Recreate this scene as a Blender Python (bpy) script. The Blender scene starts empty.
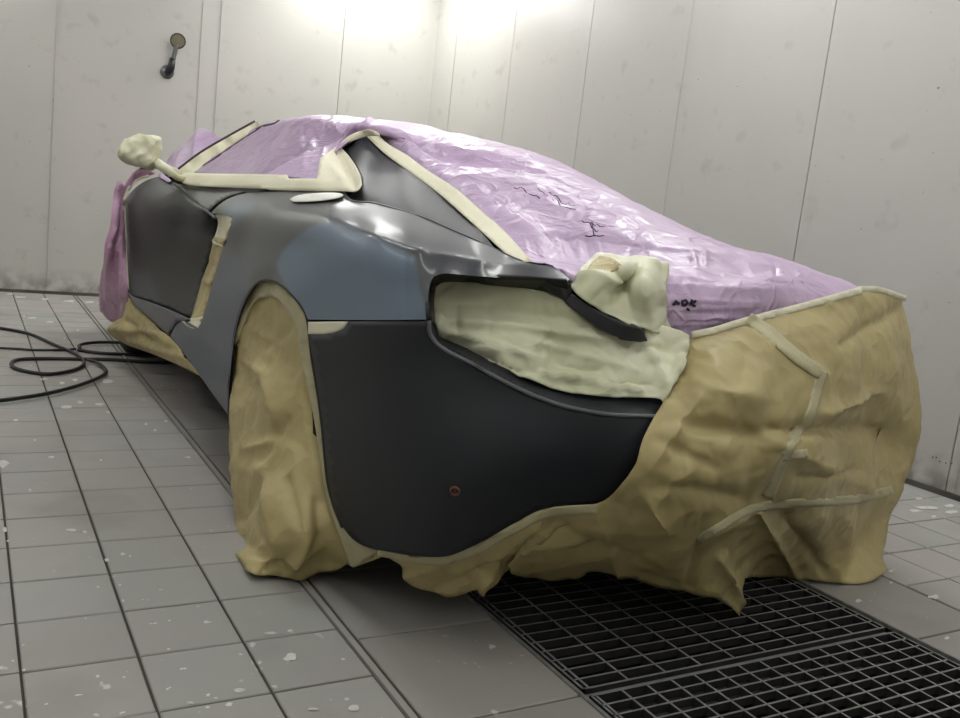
import bpy, bmesh, math, random
import numpy as np
from mathutils import Vector, Matrix, noise
from mathutils.bvhtree import BVHTree
from mathutils.geometry import delaunay_2d_cdt

random.seed(7)
SC = bpy.context.scene
COL = SC.collection

# ------------------------------------------------------------------ camera
F = 892.2062
CAM = np.array([-1.62, -2.2, 0.90])
def _axes(yaw, pitch, roll):
    cy, sy, cp, sp = math.cos(yaw), math.sin(yaw), math.cos(pitch), math.sin(pitch)
    f = np.array([-sy*cp, cy*cp, -sp]); r = np.array([cy, sy, 0.0]); u = np.cross(r, f)
    cr, sr = math.cos(roll), math.sin(roll)
    return cr*r + sr*u, -sr*r + cr*u, f
AR, AU, AF = _axes(math.radians(-30.53251), math.radians(8.83087), math.radians(6.52105))
cam = bpy.data.objects.new('camera', bpy.data.cameras.new('camera'))
COL.objects.link(cam)
cam.data.sensor_width = 36.0
cam.data.lens = F/960*36.0
cam.data.clip_start = 0.02
M = Matrix.Identity(4)
for i in range(3):
    M[i][0] = AR[i]; M[i][1] = AU[i]; M[i][2] = -AF[i]; M[i][3] = CAM[i]
cam.matrix_world = M
SC.camera = cam

# ------------------------------------------------------------------ exposure, world
SC.view_settings.view_transform = 'Standard'
SC.view_settings.look = 'None'
SC.view_settings.gamma = 1.0
SC.view_settings.use_curve_mapping = False
SC.view_settings.exposure = 0.75
w = bpy.data.worlds.new('world'); SC.world = w; w.use_nodes = True
w.node_tree.nodes['Background'].inputs[0].default_value = (0.75, 0.77, 0.8, 1)
w.node_tree.nodes['Background'].inputs[1].default_value = 0.35

# ------------------------------------------------------------------ pixel <-> world
def ray(px, py):
    return (px-480)/F*AR - (py-359)/F*AU + AF
def at(px, py, **k):
    """the world point seen at a pixel of the photograph on a plane x=, y= or z="""
    d = ray(px, py); n, v = list(k.items())[0]; i = 'xyz'.index(n)
    return CAM + d*((v-CAM[i])/d[i])
class Field:
    """smooth surface through measured points: thin-plate spline of inverse depth"""
    def __init__(self, ctl, lam=2e-5):
        P = []; V = []
        for c in ctl:
            px, py, ax, v = c
            q = at(px, py, **{ax: v}); t = (q-CAM) @ AF
            P.append((px/300.0, py/300.0)); V.append(1.0/t)
        P = np.array(P); n = len(P)
        A = np.zeros((n+3, n+3)); A[:n, :n] = self.k(P, P) + np.eye(n)*lam
        A[:n, n] = 1; A[:n, n+1:] = P; A[n, :n] = 1; A[n+1:, :n] = P.T
        self.P = P; self.w = np.linalg.solve(A, np.concatenate([V, [0, 0, 0]]))
    @staticmethod
    def k(a, b):
        r2 = ((a[:, None, :]-b[None, :, :])**2).sum(-1)
        return 0.5*r2*np.log(r2+1e-12)
    def __call__(self, pts):
        q = np.array(pts, float)/300.0; n = len(self.P)
        v = self.k(q, self.P) @ self.w[:n] + self.w[n] + q @ self.w[n+1:]
        t = 1.0/v
        q = q*300.0
        return [CAM + ray(a[0], a[1])*tt for a, tt in zip(q, t)]

def crom(p0, p1, p2, p3, t):
    return 0.5*((2*p1) + (-p0+p2)*t + (2*p0-5*p1+4*p2-p3)*t*t + (-p0+3*p1-3*p2+p3)*t**3)
def spline(pts, n):
    pts = [np.array(p, float) for p in pts]
    e = [2*pts[0]-pts[1]] + pts + [2*pts[-1]-pts[-2]]
    out = []
    for i in range(len(pts)-1):
        for k in range(n):
            out.append(crom(e[i], e[i+1], e[i+2], e[i+3], k/n))
    out.append(pts[-1]); return out
def poly_smooth(pts, step, ang=42):
    """closed outline: spline between sharp corners, then even samples"""
    P = [np.array(p[:2], float) for p in pts]; n = len(P)
    corner = []
    for i in range(n):
        a = P[i]-P[i-1]; b = P[(i+1) % n]-P[i]
        c = (a@b)/(np.linalg.norm(a)*np.linalg.norm(b)+1e-9)
        corner.append(c < math.cos(math.radians(ang)))
    if not any(corner): corner[0] = True
    s = corner.index(True); idx = [(s+i) % n for i in range(n)]+[s]
    runs = []; cur = [P[idx[0]]]
    for i in idx[1:]:
        cur.append(P[i])
        if corner[i]: runs.append(cur); cur = [P[i]]
    if len(cur) > 1: runs.append(cur)
    out = []
    for r in runs:
        d = spline(r, 8) if len(r) > 2 else [r[0]+(r[1]-r[0])*k/8 for k in range(9)]
        L = [0]
        for a, b in zip(d, d[1:]): L.append(L[-1]+np.linalg.norm(b-a))
        m = max(1, int(round(L[-1]/step)))
        for k in range(m):
            s_ = L[-1]*k/m; j = max(0, min(len(d)-2, int(np.searchsorted(L, s_, 'right'))-1))
            t = (s_-L[j])/max(1e-9, L[j+1]-L[j]); out.append(d[j]*(1-t)+d[j+1]*t)
    return out
def inside(poly, x, y):
    c = False; n = len(poly); j = n-1
    for i in range(n):
        xi, yi = poly[i]; xj, yj = poly[j]
        if (yi > y) != (yj > y) and x < (xj-xi)*(y-yi)/(yj-yi)+xi: c = not c
        j = i
    return c
def bdist(poly, x, y):
    A = np.array(poly); B = np.roll(A, -1, 0); d = B-A; p = np.array([x, y])
    t = np.clip(((p-A)*d).sum(1)/((d*d).sum(1)+1e-12), 0, 1)
    return float(np.sqrt((((A+d*t[:, None])-p)**2).sum(1).min()))

def tri_outline(pts, step, smooth=True, bstep=None):
    b = poly_smooth(pts, bstep or step) if smooth else poly_smooth(pts, bstep or step, ang=1)
    V = [Vector((p[0], p[1])) for p in b]; n = len(V)
    xs = [p[0] for p in b]; ys = [p[1] for p in b]
    y = min(ys); row = 0
    while y < max(ys):
        x = min(xs)+(step/2 if row % 2 else 0)
        while x < max(xs):
            if inside(b, x, y) and bdist(b, x, y) > step*0.55: V.append(Vector((x, y)))
            x += step
        y += step*0.87; row += 1
    vo, eo, fo, *_ = delaunay_2d_cdt(V, [(i, (i+1) % n) for i in range(n)], [], 1, 1e-5)
    return [(v.x, v.y) for v in vo], [tuple(f) for f in fo], b

# ------------------------------------------------------------------ materials
def mat(name, col, rough=0.6, metal=0.0, spec=0.5, var=0.0, vscale=4.0, bump=0.0, bscale=20.0, coat=0.0,
        vcol=False, bdet=4.0, stretch=None, emit=None, sheen=0.0, trans=0.0, bdist_=0.01):
    m = bpy.data.materials.new(name); m.use_nodes = True
    N = m.node_tree.nodes; L = m.node_tree.links; b = N['Principled BSDF']
    b.inputs['Roughness'].default_value = rough; b.inputs['Metallic'].default_value = metal
    b.inputs['Specular IOR Level'].default_value = spec; b.inputs['Coat Weight'].default_value = coat
    b.inputs['Coat Roughness'].default_value = 0.12
    b.inputs['Base Color'].default_value = (*col, 1)
    if trans: b.inputs['Transmission Weight'].default_value = trans
    geo = N.new('ShaderNodeNewGeometry'); mp = N.new('ShaderNodeMapping'); L.new(geo.outputs['Position'], mp.inputs[0])
    if stretch: mp.inputs['Scale'].default_value = stretch
    src = None
    if vcol:
        a = N.new('ShaderNodeAttribute'); a.attribute_name = 'paint'; src = a.outputs['Color']
        L.new(src, b.inputs['Base Color'])
    if var:
        n = N.new('ShaderNodeTexNoise'); n.inputs['Scale'].default_value = vscale; n.inputs['Detail'].default_value = 5
        L.new(mp.outputs[0], n.inputs['Vector'])
        mr = N.new('ShaderNodeMapRange'); mr.inputs[1].default_value = 0.3; mr.inputs[2].default_value = 0.7
        mr.inputs[3].default_value = 1-var; mr.inputs[4].default_value = 1+var
        L.new(n.outputs[0], mr.inputs[0])
        mx = N.new('ShaderNodeVectorMath'); mx.operation = 'SCALE'
        if src: L.new(src, mx.inputs[0])
        else: mx.inputs[0].default_value = col
        L.new(mr.outputs[0], mx.inputs['Scale']); L.new(mx.outputs[0], b.inputs['Base Color'])
    if bump:
        n = N.new('ShaderNodeTexNoise'); n.inputs['Scale'].default_value = bscale; n.inputs['Detail'].default_value = bdet
        L.new(mp.outputs[0], n.inputs['Vector'])
        bp = N.new('ShaderNodeBump'); bp.inputs['Strength'].default_value = bump; bp.inputs['Distance'].default_value = bdist_
        L.new(n.outputs[0], bp.inputs['Height']); L.new(bp.outputs[0], b.inputs['Normal'])
    if emit:
        b.inputs['Emission Color'].default_value = (*emit[0], 1); b.inputs['Emission Strength'].default_value = emit[1]
    return m
def srgb(r, g, b):
    f = lambda c: (c/255/12.92) if c <= 10 else (((c/255)+0.055)/1.055)**2.4
    return (f(r), f(g), f(b))

def ramp_mask(N, L, vec, scale, lo, hi, detail=3.0, kind='noise', seedz=0.0):
    mp = N.new('ShaderNodeMapping'); mp.inputs['Location'].default_value = (seedz, seedz*1.7, seedz*.3)
    L.new(vec, mp.inputs[0])
    n = N.new('ShaderNodeTexNoise'); n.inputs['Scale'].default_value = scale; n.inputs['Detail'].default_value = detail
    L.new(mp.outputs[0], n.inputs['Vector'])
    r = N.new('ShaderNodeMapRange'); r.inputs[1].default_value = lo; r.inputs[2].default_value = hi
    L.new(n.outputs[0], r.inputs[0]); return r.outputs[0]
def mixc(N, L, fac, a, b):
    m = N.new('ShaderNodeMix'); m.data_type = 'RGBA'
    if isinstance(fac, float): m.inputs[0].default_value = fac
    else: L.new(fac, m.inputs[0])
    for i, v in ((6, a), (7, b)):
        if isinstance(v, tuple): m.inputs[i].default_value = (*v, 1)
        else: L.new(v, m.inputs[i])
    return m.outputs[2]
def mul(N, L, a, b):
    m = N.new('ShaderNodeMath'); m.operation = 'MULTIPLY'
    for i, v in enumerate((a, b)):
        if isinstance(v, (int, float)): m.inputs[i].default_value = v
        else: L.new(v, m.inputs[i])
    return m.outputs[0]

def tile_material(name, base, warm):
    m = bpy.data.materials.new(name); m.use_nodes = True
    N = m.node_tree.nodes; L = m.node_tree.links; b = N['Principled BSDF']
    g = N.new('ShaderNodeNewGeometry'); pos = g.outputs['Position']
    oi = N.new('ShaderNodeObjectInfo')
    c = mixc(N, L, ramp_mask(N, L, pos, 1.3, .35, .65), base, warm)
    mr = N.new('ShaderNodeMapRange'); mr.inputs[3].default_value = 0.95; mr.inputs[4].default_value = 1.05
    L.new(oi.outputs['Random'], mr.inputs[0])
    sc = N.new('ShaderNodeVectorMath'); sc.operation = 'SCALE'; L.new(c, sc.inputs[0]); L.new(mr.outputs[0], sc.inputs['Scale'])
    c = mixc(N, L, mul(N, L, ramp_mask(N, L, pos, 2.6, .56, .68, 6, seedz=5), .25), sc.outputs[0], srgb(112, 110, 106))
    area = ramp_mask(N, L, pos, .9, .40, .60, 1, seedz=3)
    sp = mul(N, L, ramp_mask(N, L, pos, 34, .71, .73, 2, seedz=1), area)
    sp2 = mul(N, L, ramp_mask(N, L, pos, 11, .71, .73, 3, seedz=9), area)
    c = mixc(N, L, mul(N, L, sp, .85), c, srgb(226, 226, 222))
    c = mixc(N, L, mul(N, L, sp2, .75), c, srgb(215, 215, 210))
    L.new(c, b.inputs['Base Color'])
    r = ramp_mask(N, L, pos, 5, .3, .7, 5, seedz=4)
    rr = N.new('ShaderNodeMapRange'); rr.inputs[3].default_value = .42; rr.inputs[4].default_value = .62; L.new(r, rr.inputs[0])
    L.new(rr.outputs[0], b.inputs['Roughness'])
    n = N.new('ShaderNodeTexNoise'); n.inputs['Scale'].default_value = 180; L.new(pos, n.inputs['Vector'])
    bp = N.new('ShaderNodeBump'); bp.inputs['Strength'].default_value = .12; bp.inputs['Distance'].default_value = .002
    L.new(n.outputs[0], bp.inputs['Height']); L.new(bp.outputs[0], b.inputs['Normal'])
    return m
def wall_material():
    m = bpy.data.materials.new('painted_steel_panel'); m.use_nodes = True
    N = m.node_tree.nodes; L = m.node_tree.links; b = N['Principled BSDF']
    g = N.new('ShaderNodeNewGeometry'); pos = g.outputs['Position']
    c = mixc(N, L, ramp_mask(N, L, pos, .8, .35, .65), srgb(190, 190, 183), srgb(198, 195, 189))
    c = mixc(N, L, mul(N, L, ramp_mask(N, L, pos, 7, .62, .72, 6, seedz=2), .22), c, srgb(130, 128, 122))
    c = mixc(N, L, mul(N, L, ramp_mask(N, L, pos, 46, .765, .78, 2, seedz=7), .7), c, srgb(90, 86, 80))
    s = N.new('ShaderNodeSeparateXYZ'); L.new(pos, s.inputs[0])
    lo = N.new('ShaderNodeMapRange'); lo.inputs[1].default_value = .20; lo.inputs[2].default_value = .0; L.new(s.outputs[2], lo.inputs[0])
    c = mixc(N, L, mul(N, L, lo.outputs[0], ramp_mask(N, L, pos, 9, .42, .60, 6, seedz=11)), c, srgb(128, 125, 118))
    L.new(c, b.inputs['Base Color']); b.inputs['Roughness'].default_value = .32
    b.inputs['Specular IOR Level'].default_value = .5
    mp = N.new('ShaderNodeMapping'); mp.inputs['Scale'].default_value = (1, 1, .35); L.new(pos, mp.inputs[0])
    n = N.new('ShaderNodeTexNoise'); n.inputs['Scale'].default_value = 1.6; n.inputs['Detail'].default_value = 2; L.new(mp.outputs[0], n.inputs['Vector'])
    bp = N.new('ShaderNodeBump'); bp.inputs['Strength'].default_value = .25; bp.inputs['Distance'].default_value = .03
    L.new(n.outputs[0], bp.inputs['Height']); L.new(bp.outputs[0], b.inputs['Normal'])
    return m
def film_material(name, a, bcol):
    m = bpy.data.materials.new(name); m.use_nodes = True
    N = m.node_tree.nodes; L = m.node_tree.links; b = N['Principled BSDF']
    g = N.new('ShaderNodeNewGeometry'); pos = g.outputs['Position']
    c = mixc(N, L, ramp_mask(N, L, pos, 2.2, .35, .65, 3), a, bcol)
    L.new(c, b.inputs['Base Color'])
    b.inputs['Roughness'].default_value = .42; b.inputs['Coat Weight'].default_value = .28
    b.inputs['Coat Roughness'].default_value = .14; b.inputs['Specular IOR Level'].default_value = .5
    # crinkles: warped wave-like folds and small cellular creases
    nz = N.new('ShaderNodeTexNoise'); nz.inputs['Scale'].default_value = 2.2; nz.inputs['Detail'].default_value = 3; L.new(pos, nz.inputs['Vector'])
    add = N.new('ShaderNodeVectorMath'); add.operation = 'MULTIPLY_ADD'; L.new(nz.outputs['Color'], add.inputs[0])
    add.inputs[1].default_value = (.5, .5, .5); L.new(pos, add.inputs[2])
    v = N.new('ShaderNodeTexVoronoi'); v.feature = 'DISTANCE_TO_EDGE'; v.inputs['Scale'].default_value = 4.2; L.new(add.outputs[0], v.inputs['Vector'])
    r = N.new('ShaderNodeMapRange'); r.inputs[1].default_value = 0; r.inputs[2].default_value = .03; L.new(v.outputs[0], r.inputs[0])
    n2 = N.new('ShaderNodeTexNoise'); n2.inputs['Scale'].default_value = 9; n2.inputs['Detail'].default_value = 4; n2.inputs['Distortion'].default_value = 1.2; L.new(pos, n2.inputs['Vector'])
    sm = N.new('ShaderNodeMath'); sm.operation = 'MULTIPLY_ADD'; L.new(r.outputs[0], sm.inputs[0]); sm.inputs[1].default_value = -.13; L.new(n2.outputs[0], sm.inputs[2])
    bp = N.new('ShaderNodeBump'); bp.inputs['Strength'].default_value = .55; bp.inputs['Distance'].default_value = .03
    L.new(sm.outputs[0], bp.inputs['Height']); L.new(bp.outputs[0], b.inputs['Normal'])
    return m
def paper_material(name, a, bcol, bump=.5):
    m = bpy.data.materials.new(name); m.use_nodes = True
    N = m.node_tree.nodes; L = m.node_tree.links; b = N['Principled BSDF']
    g = N.new('ShaderNodeNewGeometry'); pos = g.outputs['Position']
    c = mixc(N, L, ramp_mask(N, L, pos, 3, .35, .65, 4), a, bcol)
    L.new(c, b.inputs['Base Color'])
    b.inputs['Roughness'].default_value = .46; b.inputs['Specular IOR Level'].default_value = .45
    v = N.new('ShaderNodeTexVoronoi'); v.feature = 'F1'; v.inputs['Scale'].default_value = 7
    nz = N.new('ShaderNodeTexNoise'); nz.inputs['Scale'].default_value = 5; nz.inputs['Detail'].default_value = 3; L.new(pos, nz.inputs['Vector'])
    add = N.new('ShaderNodeVectorMath'); add.operation = 'MULTIPLY_ADD'; L.new(nz.outputs['Color'], add.inputs[0])
    add.inputs[1].default_value = (.25, .25, .25); L.new(pos, add.inputs[2]); L.new(add.outputs[0], v.inputs['Vector'])
    bp = N.new('ShaderNodeBump'); bp.inputs['Strength'].default_value = bump; bp.inputs['Distance'].default_value = .03
    L.new(v.outputs[0], bp.inputs['Height']); L.new(bp.outputs[0], b.inputs['Normal'])
    return m

MT = {}
MT['tile'] = tile_material('grey_floor_tile', srgb(159, 160, 156), srgb(160, 154, 150))
MT['slab'] = tile_material('grey_border_slab', srgb(150, 149, 145), srgb(152, 146, 142))
MT['grout'] = mat('grout', srgb(72, 69, 65), .9, var=.2, vscale=8)
MT['wall'] = wall_material()
MT['gap'] = mat('joint_shadow_gap', srgb(92, 88, 82), .8)
MT['ceil'] = mat('ceiling_white', srgb(215, 213, 208), .6, var=.03)
MT['steel'] = mat('galvanised_bar', srgb(120, 120, 119), .6, metal=.1, var=.25, vscale=30)
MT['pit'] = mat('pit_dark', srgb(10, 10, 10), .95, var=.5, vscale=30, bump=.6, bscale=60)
MT['body'] = mat('primer', (1, 1, 1), .42, vcol=True, coat=.22, var=.05, vscale=2.5, spec=.3)
MT['charcoal'] = mat('charcoal_primer', srgb(28, 31, 37), .55, var=.06, vscale=3, spec=.45)
MT['sail'] = mat('sail_primer', srgb(37, 39, 46), .45, var=.05, vscale=3, spec=.22)
MT['black'] = mat('black_plastic', srgb(20, 20, 21), .45)
MT['blade'] = mat('dark_blade', srgb(44, 45, 49), .45)
MT['under'] = mat('underbody', srgb(18, 18, 18), .9)
MT['tyre'] = mat('tyre_rubber', srgb(24, 24, 24), .8)
MT['rim'] = mat('rim_metal', srgb(120, 120, 122), .4, metal=.8)
MT['film'] = film_material('lilac_film', srgb(188, 158, 197), srgb(205, 182, 212))
MT['film_pink'] = film_material('pink_film', srgb(186, 140, 168), srgb(200, 160, 190))
MT['paper'] = paper_material('kraft_paper', srgb(173, 158, 110), srgb(186, 171, 123))
MT['paper_cloth'] = paper_material('cream_masking', srgb(194, 194, 162), srgb(232, 231, 206), .5)
MT['tape'] = mat('cream_tape', srgb(226, 222, 196), .6, var=.04, vscale=10, bump=.2, bscale=30)
MT['tape_clear'] = mat('greyish_tape', srgb(182, 175, 140), .45, var=.08, vscale=14, bump=.2, bscale=40)
MT['white'] = mat('white_tape', srgb(235, 234, 226), .5)
MT['ink'] = mat('marker_ink', srgb(48, 38, 60), .6)
MT['hose'] = mat('black_rubber_hose', srgb(30, 30, 30), .5, var=.15, vscale=20)
MT['brass'] = mat('gauge_face', srgb(122, 116, 92), .5, metal=.2, var=.1, vscale=30)
MT['chrome'] = mat('dull_metal', srgb(120, 122, 122), .35, metal=.8)
MT['darkmetal'] = mat('dark_metal', srgb(58, 58, 60), .4, metal=.6)
MT['housing'] = mat('lamp_housing', srgb(210, 210, 208), .5)
MT['red'] = mat('red_lens', srgb(96, 56, 48), .5)
MT['lamp'] = mat('fluorescent_tubes', (1, 1, 1), .5, emit=((1.0, 0.985, 0.94), 14.0))

# ------------------------------------------------------------------ object helpers
def link(name, me, m=None, parent=None, smooth=True):
    o = bpy.data.objects.new(name, me); COL.objects.link(o)
    if m: me.materials.append(m)
    if smooth:
        me.shade_smooth() if hasattr(me, 'shade_smooth') else [setattr(p, 'use_smooth', True) for p in me.polygons]
    if parent: o.parent = parent
    return o
def rebase(o):
    """put a top-level mesh's origin at its base centre"""
    me = o.data; co = np.array([v.co for v in me.vertices])
    c = Vector(((co[:, 0].min()+co[:, 0].max())/2, (co[:, 1].min()+co[:, 1].max())/2, co[:, 2].min()))
    me.transform(Matrix.Translation(-c)); o.location = c
def tag(o, label, cat, group=None, kind=None):
    o['label'] = label; o['category'] = cat
    if group: o['group'] = group
    if kind: o['kind'] = kind
    return o
def empty(name, loc, label=None, cat=None, group=None):
    o = bpy.data.objects.new(name, None); COL.objects.link(o); o.location = loc
    o.empty_display_size = .1
    if label: tag(o, label, cat, group)
    return o
def put(o, root):
    """child under a root that is not at the origin, keeping world geometry"""
    o.parent = root; o.matrix_parent_inverse = Matrix.Translation(-Vector(root.location)); return o
def me_from(name, v, f):
    me = bpy.data.meshes.new(name); me.from_pydata([tuple(p) for p in v], [], f); me.update(); return me
def box_me(name, x0, x1, y0, y1, z0, z1, bev=0.0):
    bm = bmesh.new(); bmesh.ops.create_cube(bm, size=1)
    for v in bm.verts:
        v.co = Vector(((x0+x1)/2+v.co.x*(x1-x0), (y0+y1)/2+v.co.y*(y1-y0), (z0+z1)/2+v.co.z*(z1-z0)))
    if bev: bmesh.ops.bevel(bm, geom=list(bm.edges), offset=bev, segments=2, affect='EDGES')
    me = bpy.data.meshes.new(name); bm.to_mesh(me); bm.free(); return me
def tube_me(name, pts, rad, seg=8, caps=True):
    pts = [Vector(p) for p in pts]; n = len(pts); V = []; Fc = []
    t = (pts[1]-pts[0]).normalized(); ref = Vector((0, 0, 1)) if abs(t.z) < .9 else Vector((1, 0, 0))
    a = t.cross(ref).normalized()
    for i, p in enumerate(pts):
        t = (pts[min(n-1, i+1)]-pts[max(0, i-1)]).normalized()
        a = (a-t*a.dot(t)).normalized(); b = t.cross(a); r = rad[i] if isinstance(rad, (list, tuple)) else rad
        for k in range(seg):
            an = 2*math.pi*k/seg; V.append(p+(a*math.cos(an)+b*math.sin(an))*r)
    for i in range(n-1):
        for k in range(seg):
            k2 = (k+1) % seg; Fc.append((i*seg+k, i*seg+k2, (i+1)*seg+k2, (i+1)*seg+k))
    if caps: Fc.append(tuple(range(seg))[::-1]); Fc.append(tuple((n-1)*seg+k for k in range(seg)))
    return me_from(name, V, Fc)
def lathe_me(name, prof, seg=32, axis='x', loc=(0, 0, 0)):
    V = []; Fc = []; n = len(prof)
    for k in range(seg):
        a = 2*math.pi*k/seg
        for h, r in prof:
            p = (h, r*math.cos(a), r*math.sin(a)) if axis == 'x' else ((r*math.cos(a), h, r*math.sin(a)) if axis == 'y' else (r*math.cos(a), r*math.sin(a), h))
            V.append((p[0]+loc[0], p[1]+loc[1], p[2]+loc[2]))
    for k in range(seg):
        k2 = (k+1) % seg
        for j in range(n-1): Fc.append((k*n+j, k*n+j+1, k2*n+j+1, k2*n+j))
    return me_from(name, V, Fc)

def orient(me):
    """faces towards the open side (the camera's side of the sheet)"""
    bm = bmesh.new(); bm.from_mesh(me)
    s = 0
    for f in bm.faces: s += f.normal.dot(Vector(CAM)-f.calc_center_median())*f.calc_area()
    if s < 0: bmesh.ops.reverse_faces(bm, faces=list(bm.faces))
    bm.to_mesh(me); bm.free()
def displace(me, fn):
    vn = [v.normal.copy() for v in me.vertices]
    for v, n in zip(me.vertices, vn):
        v.co += n*fn(v.co)
    me.update()
def paint(me, cols):
    a = me.attributes.new('paint', 'FLOAT_COLOR', 'POINT')
    for i, c in enumerate(cols): a.data[i].color = (*c, 1)
def solid(o, th):
    m = o.modifiers.new('thickness', 'SOLIDIFY'); m.thickness = th; m.offset = -1
SURF = {}
def patch(name, pts, field, m, step=4.0, th=.008, parent=None, disp=None, pdisp=None, colfn=None, smooth=True, bstep=None):
    uv, fc, b = tri_outline(pts, step, smooth, bstep)
    P = field(uv); me = me_from(name, P, fc); orient(me)
    if pdisp:
        vn = [v.normal.copy() for v in me.vertices]
        for v, n, q in zip(me.vertices, vn, uv): v.co += n*pdisp(q[0], q[1])
        me.update()
    if disp: displace(me, disp)
    if colfn: paint(me, [colfn(q[0], q[1]) for q in uv])
    o = link(name, me, m, parent)
    if th: solid(o, th)
    return o
def bvh_of(objs):
    V = []; Fc = []
    for o in objs:
        mw = o.matrix_basis if not o.parent else o.matrix_basis
        n = len(V); V += [mw @ v.co for v in o.data.vertices]; Fc += [tuple(n+i for i in p.vertices) for p in o.data.polygons]
    return BVHTree.FromPolygons(V, Fc)
def drape(name, pts, targets, m, off=.003, step=4.0, th=.0015, parent=None, smooth=True, pdisp=None):
    """lay a strip on existing surfaces"""
    bv = targets if isinstance(targets, BVHTree) else bvh_of(targets)
    uv, fc, b = tri_outline(pts, step, smooth)
    D = []; C0 = Vector(CAM)
    for q in uv:
        d = Vector(ray(*q)); ln = d.length; h = bv.ray_cast(C0, d/ln, 20)
        D.append(h[3]/ln if h[0] is not None else None)
    ok = [i for i, d in enumerate(D) if d is not None]
    A = np.array([uv[i] for i in ok]); P = []
    for i, q in enumerate(uv):
        t = D[i]
        if t is None:
            j = ok[int(((A-np.array(q))**2).sum(1).argmin())]; t = D[j]
        P.append(CAM+ray(*q)*t)
    # soften small steps between sheets
    nb = [set() for _ in P]
    for f in fc:
        for a in f:
            nb[a].update(f)
    dep = np.array([(p-CAM) @ AF for p in P])
    for _ in range(2):
        dep = np.array([dep[list(n)].mean() if len(n) else dep[i] for i, n in enumerate(nb)])
    P = [CAM+ray(*q)*(t-off*1.2) for q, t in zip(uv, dep)]
    me = me_from(name, P, fc); orient(me)
    if pdisp:
        vn = [v.normal.copy() for v in me.vertices]
        for v, n, q in zip(me.vertices, vn, uv): v.co += n*pdisp(q[0], q[1])
        me.update()
    o = link(name, me, m, parent)
    if th: solid(o, th)
    return o
def band(line, w0, w1=None):
    """outline of a strip along a pixel polyline"""
    P = [np.array(p, float) for p in line]; n = len(P); w1 = w0 if w1 is None else w1
    A = []; B = []
    for i in range(n):
        t = P[min(n-1, i+1)]-P[max(0, i-1)]; t /= np.linalg.norm(t); nn = np.array([-t[1], t[0]])
        w = (w0+(w1-w0)*i/(n-1))/2; A.append(P[i]+nn*w); B.append(P[i]-nn*w)
    return A+B[::-1]
def to_px(P):
    d = np.asarray(P, float)-CAM; z = d @ AF; z = np.where(np.abs(z) < .05, .05, z)
    return np.stack([480+F*(d@AR)/z, 359-F*(d@AU)/z], -1), z
def spline_n(pts, ns):
    pts = [np.array(p, float) for p in pts]; e = [2*pts[0]-pts[1]] + pts + [2*pts[-1]-pts[-2]]; out = []
    for i, n in enumerate(ns):
        for k in range(n): out.append(crom(e[i], e[i+1], e[i+2], e[i+3], k/n))
    out.append(pts[-1]); return out
def grid(name, ctl, m, nu=6, nv=6, parent=None, th=.003, disp=None, flip=None, vdisp=None):
    """ctl[row][col] of world points -> tensor Catmull-Rom surface"""
    nus = nu if isinstance(nu, list) else [nu]*(len(ctl[0])-1); nvs = nv if isinstance(nv, list) else [nv]*(len(ctl)-1)
    rows = [spline_n(r, nus) for r in ctl]
    cols = [spline_n([rows[j][i] for j in range(len(rows))], nvs) for i in range(len(rows[0]))]
    nI = len(cols); nJ = len(cols[0]); V = [cols[i][j] for j in range(nJ) for i in range(nI)]
    Fc = [(j*nI+i, j*nI+i+1, (j+1)*nI+i+1, (j+1)*nI+i) for j in range(nJ-1) for i in range(nI-1)]
    me = me_from(name, V, Fc)
    if flip is None: orient(me)
    elif flip: me.flip_normals()
    if vdisp is not None:
        n_ = len(me.vertices); co = np.zeros(n_*3); me.vertices.foreach_get('co', co); no = np.array([v.normal[:] for v in me.vertices])
        co = co.reshape(-1, 3); co = co+no*np.asarray(vdisp(co))[:, None]; me.vertices.foreach_set('co', co.ravel()); me.update()
    if disp: displace(me, disp)
    o = link(name, me, m, parent)
    if th: solid(o, th)
    return o
def nz(p, s, seed=0.0): return noise.noise(Vector((p[0]*s+seed, p[1]*s-seed*2, p[2]*s+seed*.5)))
def ridge(p, s, seed=0.0): return 1-abs(nz(p, s, seed))*2.2
def facet(p, s, seed=0.0, cap=.35):
    q = Vector((p[0]*s+seed, p[1]*s-seed, p[2]*s+seed*.7)); q += Vector((nz(q, .7, 1), nz(q, .7, 5), nz(q, .7, 9)))*.5
    d, _ = noise.voronoi(q); return min(cap, d[1]-d[0])/cap
def folds(L):
    """crease list (x0,y0,x1,y1,width,amp) in photograph pixels -> height"""
    def f(x, y):
        h = 0
        for x0, y0, x1, y1, wd, am in L:
            dx, dy = x1-x0, y1-y0; l2 = dx*dx+dy*dy; t = ((x-x0)*dx+(y-y0)*dy)/l2; tc = min(1, max(0, t))
            d = math.hypot(x-x0-tc*dx, y-y0-tc*dy)
            h += am*math.exp(-(d/wd)**1.15)*(0.5+0.5*math.sin(math.pi*min(1, max(0, t*.8+.1))))
        return h
    return f

# ------------------------------------------------------------------ the booth
TS = .2028
TX0, TY0 = .11486*.9-1.62, 3.2163*.9-2.2
FARY, RX, LX, BY, CZ = 5.09, 1.88, -3.3, -4.0, 3.1
GX0, GX1 = -.545, .432
SX0, SX1 = -.895, .747          # border slabs beside the pit

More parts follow.
